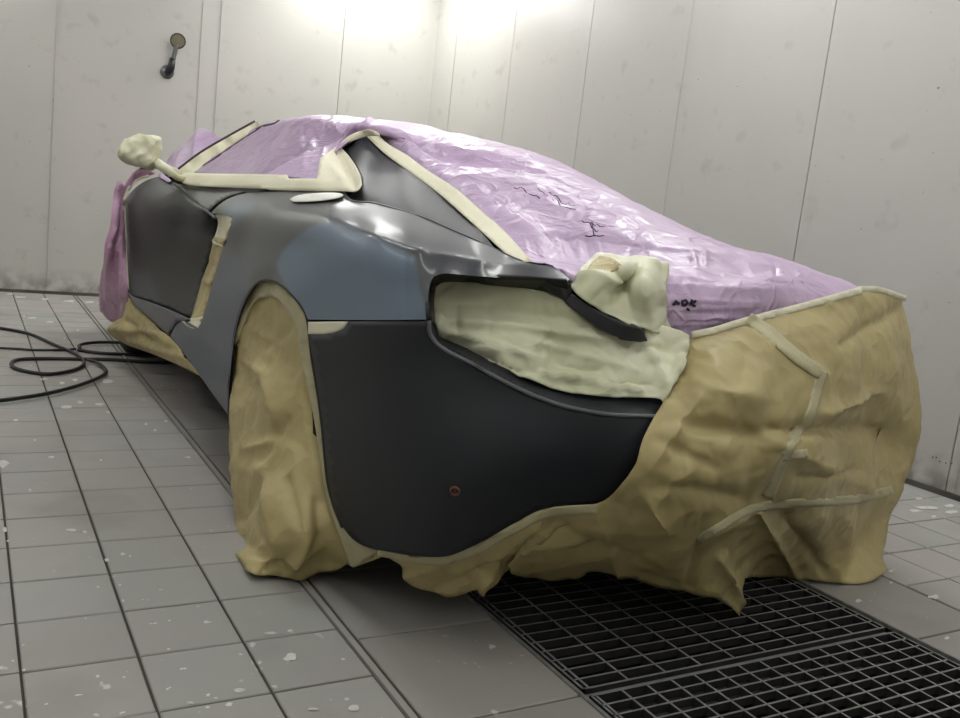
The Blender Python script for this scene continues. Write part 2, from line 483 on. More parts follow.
floor = link('floor', box_me('floor', LX, GX0, BY, FARY, -.10, -.006), MT['grout'], smooth=False)
fme = floor.data
bm = bmesh.new(); bm.from_mesh(fme)
def addbox(bm, x0, x1, y0, y1, z0, z1):
    r = bmesh.ops.create_cube(bm, size=1)
    for v in r['verts']:
        v.co = Vector(((x0+x1)/2+v.co.x*(x1-x0), (y0+y1)/2+v.co.y*(y1-y0), (z0+z1)/2+v.co.z*(z1-z0)))
addbox(bm, GX1, RX, BY, FARY, -.10, -.006)
addbox(bm, GX0, GX1, 3.6, FARY, -.10, -.006)
bm.to_mesh(fme); bm.free()
floor['kind'] = 'structure'
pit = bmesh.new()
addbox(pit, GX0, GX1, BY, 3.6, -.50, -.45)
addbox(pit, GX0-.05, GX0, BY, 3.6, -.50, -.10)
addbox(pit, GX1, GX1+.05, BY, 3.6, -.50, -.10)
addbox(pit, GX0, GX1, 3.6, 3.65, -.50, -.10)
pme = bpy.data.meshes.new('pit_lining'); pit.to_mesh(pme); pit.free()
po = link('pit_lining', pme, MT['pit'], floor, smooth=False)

def tile_me(w, d, nm):
    h, b, g = .006, .0022, .003
    x, y = w/2-g, d/2-g
    V = [(-x, -y, -h), (x, -y, -h), (x, y, -h), (-x, y, -h), (-x, -y, -b), (x, -y, -b), (x, y, -b), (-x, y, -b),
         (-x+b, -y+b, 0), (x-b, -y+b, 0), (x-b, y-b, 0), (-x+b, y-b, 0)]
    Fc = [(8, 9, 10, 11)]
    for k in range(4):
        k2 = (k+1) % 4; Fc += [(k, k2, k2+4, k+4), (k+4, k2+4, k2+8, k+8)]
    me = me_from(nm, V, Fc); return me
def inview(x, y, pad=10):
    d = np.array([x, y, 0])-CAM; z = d @ AF
    if z < .2: return 0
    px, py = 480+F*(d@AR)/z, 359-F*(d@AU)/z
    return z if -pad < px < 960+pad and -pad < py < 718+pad else 0
tm = tile_me(TS, TS, 'tile'); tm.materials.append(MT['tile'])
cand = []; stuff = []
def tile_cells():
    for i in range(-12, 20):
        cx = TX0+(i+.5)*TS
        for j in range(-10, 36):
            cy = TY0-(j+.5)*TS+2.0*0
            yield cx, cy
cells = []
for i in range(-12, 0+4):                       # left of the border slab (line 3 = its edge)
    cx = TX0+(i-.5)*TS
    if cx > SX0: continue
    for j in range(-22, 30):
        cy = TY0-(j+.5)*TS
        if BY < cy < FARY-.02: cells.append((cx, cy))
for i in range(0, 6):
    cx = SX1+.003+(i+.5)*TS
    if cx+TS/2 > RX+.12: continue
    for j in range(-22, 30):
        cy = -.327-(j+.5)*TS
        if BY < cy < FARY-.02: cells.append((cx, cy))
vis = []; rest = []
for c in cells:
    z = max(inview(c[0], c[1], 25), 0)
    hid = (-.75 < c[0] < .8 and c[1] > -.3)
    (vis if z and not hid else rest).append((z, c))
vis.sort(); rest += vis[285:]; vis = vis[:285]
def add_tile(me, c, nm, sz=.0008):
    o = bpy.data.objects.new(nm, me); COL.objects.link(o)
    o.location = (c[0], c[1], random.uniform(-sz, sz*.3)); o.rotation_euler = (random.uniform(-.002, .002), random.uniform(-.002, .002), random.uniform(-.002, .002))
    o.parent = floor; return o
for z, c in vis: add_tile(tm, c, 'tile')
bm = bmesh.new()
for z, c in rest:
    x1 = min(c[0]+TS/2, RX) if c[0] > 0 else c[0]+TS/2
    addbox(bm, c[0]-TS/2+.0025, x1-.0025, c[1]-TS/2+.0025, c[1]+TS/2-.0025, -.006, 0)
rm = bpy.data.meshes.new('distant_tiles'); bm.to_mesh(rm); bm.free()
ro = link('distant_tile', rm, MT['tile'], floor, smooth=False); ro['kind'] = 'stuff'
# border slabs along the pit
SD = .345
sl = tile_me(GX0-SX0-.012, SD, 'slab'); sl.materials.append(MT['slab'])
sr = tile_me(SX1-GX1-.012, SD, 'slab_right'); sr.materials.append(MT['slab'])
for j in range(-8, 17):
    cy = -.578+(j+.5)*SD
    add_tile(sl, ((GX0+SX0)/2+.004, cy), 'border_slab'); 
    add_tile(sr, ((GX1+SX1)/2+.004, cy-.055), 'border_slab')
# dried paint spots on the tiles
bm = bmesh.new(); rs = random.Random(3)
SPOTS = [(107,381,16,5),(62,383,6,3),(75,380,7,3),(100,404,9,4),(66,407,14,4),(80,402,6,3),(108,412,5,2),(44,379,12,2),(2,463,14,9),(52,457,7,2.5),(101,460,3,2),(146,424,4,3),(155,430,4,2.5),(166,421,4,3),(188,457,8,2.5),(16,420,6,3),
 (35,440,4,2),(71,530,12,4),(85,532,4,3),(5,529,6,6),(107,560,5,4),(123,554,6,3),(130,556,3,2),(97.5,676,4,4),(101,683,5,3),(124,677,4,3),(96,715,8,4),(123,600.5,3,3),(24,670,4,3),(169,649,4,2),(290,630.6,9,3),(272,633,14,3),(290,657,14,10),
 (240,690,16,5),(190,702.5,9,2.5),(274.6,686.6,6,4),(216,698,5,2),(342.7,659,5,3),(347,699,6,3),(353.6,707.5,11,8),(312,709,12,3),(491.7,646.5,9,5),(858.5,601,8,4),(934.6,596.8,13,5),(947,638,6,3),(891,571,6,3),(891,582.6,4,2.5),
 (919.5,498.7,8,3),(927,507.6,28,4),(950,512,16,4),(950,505.5,12,4),(916,510.7,16,3),(933.7,516.3,6,2.5),(20,297,14,2),(45,299,10,2),(70,301,14,2),(90,302,9,2),(33,318,12,2),(50,322,8,2),(78,330,4,2),(10,294,12,2),(24,316,5,1.5),(120,585,3,2),(30,490,3,3),(8,541,3,3)]
for (px_, py_, w_, h_) in SPOTS:
    n = 9; vs = []; a0 = rs.uniform(0, 6)
    for k in range(n):
        a = 2*math.pi*k/n; r_ = rs.uniform(.55, 1.15)
        q = at(px_+w_/2*math.cos(a)*r_, py_+h_/2*math.sin(a)*r_, z=.0016); vs.append(bm.verts.new(q))
    try: bm.faces.new(vs)
    except ValueError: pass
bmesh.ops.recalc_face_normals(bm, faces=bm.faces)
sp_ = bpy.data.meshes.new('paint_spots'); bm.to_mesh(sp_); bm.free()
so = link('paint_spots', sp_, mat('dried_white_paint', srgb(206, 206, 200), .7, var=.15, vscale=40), floor, smooth=False); so['kind'] = 'stuff'
# steel edging rails
for (x, ww, z1) in ((SX0-.006, .013, .004), (GX0-.004, .008, .004), (GX1+.004, .008, .004)):
    r_ = link('edging_rail', box_me('edging_rail', x-ww/2, x+ww/2, BY, FARY-.05 if x < -.8 else 3.6, -.02, z1), MT['steel'] if x > -.8 else MT['slab'], floor, smooth=False)

# walls
def wall(nm, me): o = link(nm, me, MT['gap'], smooth=False); o['kind'] = 'structure'; return o
wf = wall('wall_far', box_me('wf', LX, RX+.06, FARY+.012, FARY+.08, -.1, CZ))
wr = wall('wall_right', box_me('wr', RX+.012, RX+.08, BY, FARY+.08, -.1, CZ))
wl = wall('wall_left', box_me('wl', LX-.08, LX, BY, FARY, -.1, CZ)); wl.data.materials[0] = MT['wall']
wb = wall('wall_back', box_me('wb', LX, RX, BY-.08, BY, -.1, CZ)); wb.data.materials[0] = MT['wall']
ce = link('ceiling', box_me('ceiling', LX, RX, BY, FARY, CZ, CZ+.08), MT['ceil'], smooth=False); ce['kind'] = 'structure'
xj = [LX, -2.09, -1.09, -.09, .05, 1.035, RX+.012]
for a, b_ in zip(xj, xj[1:]):
    o = link('wall_panel', box_me('wall_panel', a+.002, b_-.002, FARY, FARY+.014, .008, CZ, .0015), MT['wall'], wf, smooth=False)
for x in (-1.085, -.09, .05):
    link('joint_rib', box_me('joint_rib', x-.007, x+.007, FARY-.006, FARY+.004, .008, CZ, .002), MT['wall'], wf, smooth=False)
yj = [BY, -3.03, -2.06, -1.09, -.12, .85, 1.85, 2.80, 3.78, 4.71, FARY+.012]
for a, b_ in zip(yj, yj[1:]):
    link('wall_panel', box_me('wall_panel', RX, RX+.014, a+(.004 if a > 4.5 else .002), b_-(.004 if 4.5 < b_ < 5 else .002), .008, CZ, .0015), MT['wall'], wr, smooth=False)
link('joint_rib', box_me('joint_rib', RX-.006, RX+.004, 1.842, 1.858, .008, CZ, .002), MT['wall'], wr, smooth=False)
link('joint_rib', box_me('joint_rib', RX-.003, RX+.004, -.16, -.148, .008, CZ, .001), MT['wall'], wr, smooth=False)
for px_, py_ in ((933,457),(940,461.5),(946,463),(952,463.5),(936.5,457.5)):
    q = at(px_, py_, x=RX)
    link('rivet', box_me('rivet', RX-.004, RX+.001, q[1]-.003, q[1]+.003, q[2]-.003, q[2]+.003, .002), MT['darkmetal0'] if 'darkmetal0' in MT else MT['pit'], wr, smooth=False)
tf = link('base_strip_far', box_me('tf', LX, RX, FARY-.014, FARY-.001, .0, .022), mat('base_gap_strip', srgb(82, 80, 75), .8, var=.4, vscale=6), smooth=False); tf['kind'] = 'structure'  # dark strip drawn for the gap line along the wall foot
tr = link('base_strip_right', box_me('tr', RX-.014, RX-.001, BY, FARY-.015, .0, .022), tf.data.materials[0], smooth=False); tr['kind'] = 'structure'

# light boxes along the wall tops, fluorescent tubes behind a diffuser
def lightbox(loc, ln, along, strength, lab, tilt=45, out=1):
    root = empty('light_box', loc, lab, 'light', 'light boxes along the wall tops')
    h = .14
    me = box_me('housing', -ln/2-.03, ln/2+.03, -h-.02, h+.02, .0, .06, .004)
    a = link('housing', me, MT['housing'], root, smooth=False)
    d = link('diffuser', box_me('diffuser', -ln/2, ln/2, -h, h, -.006, .004), mat('tube_light', (1, 1, 1), .5, emit=((.985, 1, .97), strength)), root, smooth=False)
    root.rotation_euler = along
    return root
R45 = math.radians(45)
def rot_for(dirx, diry, tilt):
    # local -z looks along (dirx,diry) horizontally and down by tilt; local x is horizontal
    n = Vector((dirx*math.cos(tilt), diry*math.cos(tilt), -math.sin(tilt))); z = -n
    x = Vector((0, 0, 1)).cross(z).normalized(); y = z.cross(x)
    return Matrix((x, y, z)).transposed().to_euler()
TL = math.radians(52)
for y, st_, tl, lab in ((4.2, 12, 74, 'wall-top light box on the right wall, nearest the far corner'), (2.6, 5, 60, 'wall-top light box on the right wall, second from the far corner'),
                  (1.1, 9, 74, 'wall-top light box on the right wall above the car tail'), (-1.4, 6, 52, 'wall-top light box on the right wall beside the camera'), (-3, 6, 52, 'wall-top light box on the right wall behind the camera')):
    lightbox((RX-.22, y, CZ-.17), 1.0, rot_for(-1, 0, math.radians(tl)), st_, lab)
for x, st_, lab in ((.95, 12, 'wall-top light box on the far wall near its right corner'), (-2.0, 11, 'wall-top light box on the far wall left of the gauge')):
    lightbox((x, FARY-.22, CZ-.17), 1.0, rot_for(0, -1, math.radians(74)), st_, lab)
for y, lab in ((3.4, 'wall-top light box on the left wall, farthest one'), (1.4, 'wall-top light box on the left wall beside the car door'), (-.6, 'wall-top light box on the left wall beside the camera'), (-2.6, 'wall-top light box on the left wall, nearest the back wall')):
    lightbox((LX+.17, y, CZ-.17), 1.2, rot_for(1, 0, TL), 3.2, lab)
for x, lab in ((-1.9, 'wall-top light box on the back wall, left one'), (.6, 'wall-top light box on the back wall, right one')):
    lightbox((x, BY+.17, CZ-.17), 1.2, rot_for(0, 1, TL), 3.0, lab)
for x, y, lab in ((-1.2, 1.2, 'flat ceiling light box left of the car'), (.9, .2, 'flat ceiling light box over the car tail'), (-1.2, -1.6, 'flat ceiling light box above the camera'), (.3, 3.4, 'flat ceiling light box over the car bonnet')):
    lightbox((x, y, CZ-.07), 1.2, (0, 0, math.pi/2), 9.5, lab)

# ------------------------------------------------------------------ floor grates
MT['bar_side'] = mat('dark_bar_side', srgb(30, 29, 28), .9, var=.3, vscale=40)
def two_tone(me):
    # top faces get the lighter steel, all other faces the dark material
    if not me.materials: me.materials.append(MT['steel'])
    me.materials.append(MT['bar_side'])
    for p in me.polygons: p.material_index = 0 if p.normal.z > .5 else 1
def grate(y0, y1, xs, ys, label):
    root = empty('floor_grate', ((GX0+GX1)/2, (y0+y1)/2, -.024), label, 'grate', 'steel floor grates over the pit')
    cx, cy = root.location.x, root.location.y
    fw_ = .006; zt = .024
    a, b_ = GX0+.012-cx, GX1-.012-cx; c, d = y0+.004-cy, y1-.004-cy
    me = bmesh.new()
    addbox(me, a, b_, c, c+fw_, 0, zt); addbox(me, a, b_, d-fw_, d, 0, zt)
    addbox(me, a, a+fw_, c, d, 0, zt); addbox(me, b_-fw_, b_, c, d, 0, zt)
    mm = bpy.data.meshes.new('frame'); me.to_mesh(mm); me.free(); two_tone(mm); link('frame', mm, None, root, smooth=False)
    mx = box_me('bar', -.003, .003, c, d, .004, zt-.0005); mx.materials.append(MT['steel']); two_tone(mx)
    for x in xs:
        o = bpy.data.objects.new('bearing_bar', mx); COL.objects.link(o); o.parent = root; o.location = (x-cx, 0, 0)
    my = box_me('cross', a, b_, -.0026, .0026, .006, zt); my.materials.append(MT['steel']); two_tone(my)
    for y in ys:
        o = bpy.data.objects.new('cross_bar', my); COL.objects.link(o); o.parent = root; o.location = (0, y-cy, 0)
def fr(a, b, s):
    out = []; x = a
    while x < b: out.append(x); x += s
    return out
grate(-.912, .05, fr(-.515, GX1-.02, .1015), fr(-.869, .03, .0405), 'floor grate with wide cells, half hidden under the rear bumper paper')
grate(-1.90, -.925, fr(-.52, GX1-.02, .0655), fr(-1.88, -.94, .0365), 'floor grate with small cells nearest the camera')
grate(.06, 1.1, fr(-.515, GX1-.02, .1015), fr(.1, 1.08, .0405), 'floor grate in the shadow beneath the car')
link('cross_beam', box_me('cross_beam', GX0+.014, GX1-.014, -.928, -.908, -.09, -.012), MT['steel'], floor, smooth=False)

# ------------------------------------------------------------------ the car
car = empty('sports_car', (0, 0, 0), 'low mid-engined sports car in grey and charcoal primer, masked for spraying', 'car')
SIDE = Field([
 (169.5,335,'x',-.93),(193,366,'x',-.925),(228,415,'x',-.92),(176,321,'x',-.935),(196,328,'x',-.94),(215,330,'x',-.935),
 (232,370,'x',-.94),(240,320,'x',-.945),(250,295,'x',-.95),(265,282,'x',-.945),(280,288,'x',-.945),(295,310,'x',-.935),
 (307,323,'x',-.925),(318,395,'x',-.905),(322,430,'x',-.90),(330,490,'x',-.885),(345,540,'x',-.865),
 (209,213,'x',-.92),(218,214,'x',-.925),(232,218,'x',-.925),(225,240,'x',-.92),(215,270,'x',-.925),(207,300,'x',-.935),
 (240,240,'x',-.925),(230,197,'x',-.88),(243,193,'x',-.86),(262,191,'x',-.84),(300,190,'x',-.81),(345,191,'x',-.78),(318,199,'x',-.855),
 (330,217,'x',-.905),(300,210,'x',-.905),(270,205,'x',-.905),(352,200,'x',-.81),(392,207,'x',-.775),(424,217,'x',-.745),(447,227,'x',-.715),(477,240,'x',-.68),
 (503,252,'x',-.63),(380,238,'x',-.89),(420,253,'x',-.855),(482,263,'x',-.75),(535,265,'y',-.69),(570,279,'y',-.75),
 (437,274,'y',-.67),(504,280,'y',-.73),(567,282,'y',-.76),(300,245,'x',-.93),(280,262,'x',-.94),(360,270,'x',-.915),(340,300,'x',-.92),(400,290,'x',-.885),
 (429,320,'x',-.86),(437,344,'y',-.71),(467,360,'y',-.76),(517,387,'y',-.81),(567,407,'y',-.845),(652,415,'y',-.89),
 (455,491,'y',-.79),(420,555,'x',-.81),(600,507,'y',-.83),(500,540,'y',-.76),(380,550,'x',-.845),(360,330,'x',-.91),(400,400,'x',-.875),
 (360,430,'x',-.895),(540,460,'y',-.85),(640,450,'y',-.90),(400,480,'x',-.865)], 9e-4)
FIELD_DOOR = Field([
 (145,178,'x',-.87),(160,177,'x',-.85),(172,178,'x',-.83),(124,205,'x',-.95),(126,250,'x',-.955),(128,290,'x',-.95),(135,296,'x',-.945),
 (150,302,'x',-.935),(190,320,'x',-.895),(216,222,'x',-.86),(205,270,'x',-.83),(165,265,'x',-.895),(188,260,'x',-.855),
 (175,205,'x',-.925),(195,213,'x',-.92),(208,214,'x',-.905),(150,205,'x',-.945),(140,250,'x',-.94),(150,222,'x',-.935),(185,222,'x',-.88)], 3e-4)
FIELD_BELT = Field([(172,178,'x',-.83),(185,184,'x',-.835),(209,213,'x',-.92),(230,197,'x',-.88),(243,193,'x',-.86),(262,189,'x',-.835),(230,188,'x',-.82),(200,186,'x',-.83),(190,197,'x',-.88)])
SAIL = Field([(367,136,'x',-.50),(340,147,'x',-.56),(350,160,'x',-.62),(360,178,'x',-.72),(362,188,'x',-.765),(352,200,'x',-.81),(392,207,'x',-.775),(424,217,'x',-.745),
 (447,227,'x',-.715),(477,240,'x',-.68),(500,249,'x',-.60),(387,155,'x',-.50),(441,195,'x',-.505),(474,224,'x',-.53),(400,190,'x',-.68),(380,172,'x',-.62),(330,195,'x',-.80)])

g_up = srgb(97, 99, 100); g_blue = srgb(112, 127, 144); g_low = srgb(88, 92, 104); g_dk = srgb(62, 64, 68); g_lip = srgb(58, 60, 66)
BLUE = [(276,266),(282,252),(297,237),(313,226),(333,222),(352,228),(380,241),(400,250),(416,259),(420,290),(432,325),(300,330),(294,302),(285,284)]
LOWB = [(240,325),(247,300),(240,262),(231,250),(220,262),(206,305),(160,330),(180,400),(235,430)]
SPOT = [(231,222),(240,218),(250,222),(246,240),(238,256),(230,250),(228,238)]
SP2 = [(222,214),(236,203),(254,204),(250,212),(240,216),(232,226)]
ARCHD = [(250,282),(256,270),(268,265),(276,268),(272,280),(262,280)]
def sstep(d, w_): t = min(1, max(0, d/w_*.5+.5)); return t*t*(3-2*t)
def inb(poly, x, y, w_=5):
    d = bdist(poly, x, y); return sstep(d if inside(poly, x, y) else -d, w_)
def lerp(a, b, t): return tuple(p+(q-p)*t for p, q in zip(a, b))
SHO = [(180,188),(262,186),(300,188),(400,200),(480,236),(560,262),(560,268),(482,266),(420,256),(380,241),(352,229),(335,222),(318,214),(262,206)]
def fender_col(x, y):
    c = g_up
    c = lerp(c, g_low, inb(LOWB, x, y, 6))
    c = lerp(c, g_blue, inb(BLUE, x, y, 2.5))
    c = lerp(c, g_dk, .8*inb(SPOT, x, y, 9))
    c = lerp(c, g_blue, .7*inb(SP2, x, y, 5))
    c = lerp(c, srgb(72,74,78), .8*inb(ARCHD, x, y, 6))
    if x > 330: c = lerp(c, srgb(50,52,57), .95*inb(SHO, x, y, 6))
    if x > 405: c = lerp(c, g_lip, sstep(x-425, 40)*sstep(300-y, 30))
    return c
fender = patch('rear_fender', [
 (170.5,336),(177,322),(184,319.5),(198,328),(203,318),(211,288),(219,260),(226,240),(233,219),(225,214.5),(210,213.5),(220,204),(231,197.5),(244,193.5),(262,192),(300,191.5),(344,192),
 (352,200.5),(372,202.5),(392,207.5),(424,217.5),(447,227.5),(477,240.5),(503,252.5),(522,261),(535,265),(549,266),(560,272),(570,279),(567,281.5),(537,279),(504,278),(470,275.5),(445,273.5),(434,276.5),(430,284),(428,300),(428.5,319.5),(370,320),(308,319.5),
 (302,306),(294,296),(285,287),(275,281),(265,280),(256,284),(248,295),(240,313),(234,340),(230,375),(228.5,395),(228,415),(210,390),(193,366)], SIDE, MT['body'], step=2.8, th=0, parent=car, colfn=fender_col, pdisp=folds([(318,214,352,229,5,.004),(345,226,382,240,5,.005),(375,238,422,254,5,.006),(415,253,484,264,4,.006),(478,264,535,266,3,.004)]))
he = [SIDE([q])[0]+np.array([0, 0, -.001]) for q in [(344,192.5),(352,200.8),(372,202.8),(392,207.8),(424,217.8),(447,227.8),(477,240.8),(503,252.8),(522,261.2)]]
link('haunch_highlight', tube_me('haunch_highlight', spline(he, 5), .0032, 8), mat('haunch_highlight_paint', srgb(78, 80, 84), .4), car)  # paler tube paints the soft highlight along the top of the haunch
bumper = patch('rear_bumper', [
 (308,335),(328,334.5),(343,329),(348,321.5),(428.5,321.5),(430,333),(437,344),(450,352.5),(467,361),(490,374),(517,388),(540,398),(567,407),(587,411.5),(607,414.5),(630,416),(662,416),(668,440),(650,480),(620,506),(600,507),
 (560,507),(540,510),(520,520),(500,531),(475,545),(455,554),(440,557),(415,556),(390,552),(370,548),(355,541),(343,527),(334,505),(328,480),(325,450),(322,420),(317,385),(312,355)], SIDE, MT['charcoal'], step=6, th=.012, parent=car, bstep=4)
# small ledge that runs above the bumper line into the lamp recess
LEDGE = Field([(429,320,'x',-.862),(437,344,'y',-.712),(467,360,'y',-.762),(517,387,'y',-.812),(567,407,'y',-.847),(660,416,'y',-.892),
               (433,322,'x',-.825),(440,337,'x',-.80),(470,352,'y',-.70),(500,366,'y',-.74),(550,386,'y',-.785),(607,396,'y',-.81),(665,396,'y',-.84)])
ledge = patch('recess_ledge', [(429,321),(430.5,333),(438,343.5),(451,352),(468,360.5),(491,373.5),(518,387.5),(541,397.5),(568,406.5),(608,414),(640,415.5),(662,415.5),(672,396),(607,394),(550,384),(500,362),(465,346),(445,334),(438,322)],
              LEDGE, MT['charcoal'], step=3.5, th=.006, parent=car)
edge_l = [SIDE([q])[0] for q in [(429,321),(430,333),(437,343.5),(450,352.5),(467,361),(490,374),(517,388),(540,398),(567,407),(607,414.2),(640,416),(660,416.5)]]
tb = link('bumper_highlight', tube_me('bumper_highlight', [p+(CAM-p)*.0008 for p in spline(edge_l, 5)], .0042, 8), mat('bumper_highlight_paint', srgb(92,94,98), .35), car)  # pale raised tube paints the highlight line on the bumper's upper edge
# lip over the lamp
UNDER = Field([(445,274,'y',-.672),(504,279,'y',-.73),(567,282,'y',-.76),(434,277,'y',-.66),(429,300,'x',-.862),(436,283,'y',-.60),(433,300,'x',-.83),(470,284,'y',-.63),(504,289,'y',-.67),(540,293,'y',-.71),(572,300,'y',-.735),(434,325,'x',-.83),(429,321,'x',-.862)], 1e-3)
lip = patch('lamp_recess_lip', [(429,321),(428.5,300),(430,284),(434,276),(445,273),(470,275),(504,277.5),(537,278.5),(567,281),(571,292),(577,304),(566,300),(552,294),(530,289),(504,286.5),(470,283),(445,282),(436,287),(434,302),(435,322)],
            UNDER, MT['black'], step=3.0, th=.006, parent=car)
SPO = Field([(535,265,'y',-.69),(549,266,'y',-.70),(570,279,'y',-.75),(571,293,'y',-.755),(560,296,'y',-.745),(537,280,'y',-.745)])
spo = patch('spoiler_end', [(560,271),(570.5,279),(571.5,292),(566,300),(555,293),(545,281)], SPO, MT['black'], step=3, th=.02, parent=car)
BLADE = Field([(560,290,'y',-.745),(572,296,'y',-.755),(593,309,'y',-.78),(618,322,'y',-.80),(640,329,'y',-.815),(648,341,'y',-.81),(602,330,'y',-.785),(577,312,'y',-.765)])
blade = patch('lamp_blade', [(559,286),(572,293.5),(593,308),(606,316),(618,322),(630,326),(640,328.5),(645,335),(648,341),(640,342.5),(630,341),(615,336.5),(602,330),(589,321.5),(577,312),(566,302.5)], BLADE, MT['blade'], step=3, th=.022, parent=car)
bv_ = blade.modifiers.new('b', 'BEVEL'); bv_.width = .003; bv_.segments = 2; bv_.limit_method = 'ANGLE'
sail = patch('sail_panel', [(341,147),(354,140),(367,136),(387,155),(414,174.5),(441,195),(474,224),(503,252),(490,248),(477,243),(447,230),(424,220),(392,210),(372,205),(352,203),(343,195),(356,189),(361.5,184),(360,176),(350,159)], SAIL, MT['sail'], step=3.5, th=.006, parent=car, pdisp=lambda x, y, f=folds([(340,196,372,203,6,1),(372,203,424,219,6,1),(424,219,477,242,6,1),(470,240,503,252,5,1)]): -.012*min(1, f(x, y)*1.3)-.001)
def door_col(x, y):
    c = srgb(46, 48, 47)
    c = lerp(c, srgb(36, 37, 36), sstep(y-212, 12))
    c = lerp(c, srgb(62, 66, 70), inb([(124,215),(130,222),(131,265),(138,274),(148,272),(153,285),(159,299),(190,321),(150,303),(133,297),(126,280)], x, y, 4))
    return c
MT['doorm'] = mat('door_primer', (1,1,1), .42, vcol=True, var=.06, vscale=3, spec=.45)
door = patch('door', [(125,205),(129,196),(135,188),(145,181),(157,177),(168,176),(171,180),(180,190),(192,202),(208,213.5),(216,219),(218,224),(213,243),(206,268),(198,295),(190.5,319),(170,309.5),(150,301.5),(135,296.5),(128.5,291),(126.5,270),(125,240)], FIELD_DOOR, MT['doorm'], step=3.5, th=.008, parent=car, colfn=door_col)
belt = patch('upper_door_panel', [(171,178),(178,182.5),(200,186.5),(230,188),(261,188.5),(262,190.5),(243,192),(229,196),(218,203),(208.5,211.5),(193,200.5),(181,189)], FIELD_BELT, mat('grey_primer', srgb(92,95,92), .4, var=.08, vscale=9), step=3, th=.008, parent=car)
sill = patch('side_sill', [(127.5,291.5),(134,297.5),(150,303),(170,311),(189,320),(176,321),(168.5,334.5),(160,328),(147,316),(135,306)], Field([(127.5,291.5,'x',-.95),(134,297.5,'x',-.955),(150,303,'x',-.952),(189,320,'x',-.945),(176,321,'x',-.945),(168.5,334.5,'x',-.93),(147,316,'x',-.935)]), mat('sill_primer', srgb(84,86,92), .35, var=.05), step=3, th=.008, parent=car)
arc = [SIDE([q])[0] for q in [(228.6,415),(228.5,395),(230,375),(234,340),(240,313),(248,295),(256,284),(265,280),(275,281),(285,287),(294,296),(302,306),(308,319.5),(312,355),(317,385),(322,420),(325,450),(328,480),(334,505),(343,527)]]
link('arch_seal', tube_me('arch_seal', [p-(CAM-p)*.006 for p in spline(arc, 4)], .005, 6), MT['black'], car)
for nm, ln, rr in (('door_gap', [(171,179),(180,189.5),(192,201),(208.5,212.5),(216,219)], .005), ('shut_line', [(208.5,212.8),(218,203.5),(230,196.6),(244,192.6)], .0045), ('belt_seal', [(262,190.6),(267,189.8),(272,186.5)], .004), ('belt_trim', [(200,186.4),(230,187.8),(262,188.6),(300,190.6),(344,191.4),(358,188)], .003), ('sill_gap', [(189,320.5),(176,321.2),(168.5,335)], .005)):
    P3 = [SIDE([q])[0] if q[0] > 240 else FIELD_BELT([q])[0] if nm != 'sill_gap' else SIDE([q])[0] for q in ln]
    link(nm, tube_me(nm, [p+(CAM-p)*.0005 for p in spline(P3, 4)], rr, 6), MT['black'], car)
fd = patch('fuel_flap', [(291,201.5),(296,198.5),(306,196.5),(318,195.6),(330,195.2),(340,195.8),(344,197.8),(339,200.3),(328,202.5),(315,203.6),(302,204),(294,203.6)], SIDE, MT['white'], step=2.5, th=.001, parent=car, pdisp=lambda x, y: .007)
fd['label'] = 'oval fuel flap masked in white'
sm_ = patch('side_marker', [(308,322),(347,321.5),(343,328.5),(328,333.8),(308,334.3)], SIDE, MT['tape'], step=3, th=.01, parent=car)
sm_['label'] = 'side marker light masked in pale tape'
cp = SIDE([(455,491)])[0]; nrm = (CAM-cp)/np.linalg.norm(CAM-cp)
ns = np.cross(SIDE([(460,491)])[0]-cp, SIDE([(455,486)])[0]-cp); ns /= np.linalg.norm(ns)
if ns @ nrm < 0: ns = -ns
def disc_me(nm, c, n, prof, seg=24):
    n = Vector(n); a = n.orthogonal().normalized(); b = n.cross(a); V = []; Fc = []; k_ = len(prof)
    for k in range(seg):
        an = 2*math.pi*k/seg
        for h, r in prof: V.append(Vector(c)+n*h+(a*math.cos(an)+b*math.sin(an))*r)
    for k in range(seg):
        k2 = (k+1) % seg
        for j in range(k_-1): Fc.append((k*k_+j, k*k_+j+1, k2*k_+j+1, k2*k_+j))
    return me_from(nm, V, Fc)
ps = link('parking_sensor', disc_me('parking_sensor', cp, ns, [(-.004, .0105), (.002, .0105), (.003, .0095), (.003, .0062), (.0, .0058), (-.002, .0045), (.001, .003), (.001, 0.0001)]), MT['red'], car)
ps['label'] = 'small reddish brown sensor ring'

# hidden structure of the body: hull, wheels, far side
def hull():
    secs = []
    for y, hw, z0, z1 in ((-.55,.60,.25,.55),(-.3,.70,.16,.62),(.3,.62,.14,.64),(.75,.72,.14,.66),(1.3,.74,.14,.62),(2.2,.74,.14,.62),(3.0,.72,.15,.60),(3.5,.55,.2,.5)):
        secs.append([(-hw,y,z0),(-hw,y,(z0+z1)/2),(-hw*.96,y,z1),(0,y,z1+.01),(hw*.96,y,z1),(hw,y,(z0+z1)/2),(hw,y,z0),(0,y,z0)])
    V = [p for s in secs for p in s]; n = 8
    Fc = [(i*n+k, i*n+(k+1) % n, (i+1)*n+(k+1) % n, (i+1)*n+k) for i in range(len(secs)-1) for k in range(n)]
    Fc += [tuple(range(n)), tuple(reversed(range((len(secs)-1)*n, len(secs)*n)))]
    return me_from('hull', V, Fc)
link('underbody', hull(), MT['under'], car, smooth=False)
cab = []
for y, hw, z in ((-.35,.42,.78),(0,.42,.87),(.4,.43,.98),(.8,.43,1.12),(1.3,.42,1.15),(1.7,.42,1.1),(2.3,.5,.86),(2.6,.52,.72)):
    cab.append([(-.66,y,.62),(-.62,y,.64),(-hw,y,z-.05),(0,y,z),(hw,y,z-.05),(.62,y,.64),(.66,y,.62)])
grid('cabin_shell', cab, MT['under'], 2, 3, parent=car, th=0)
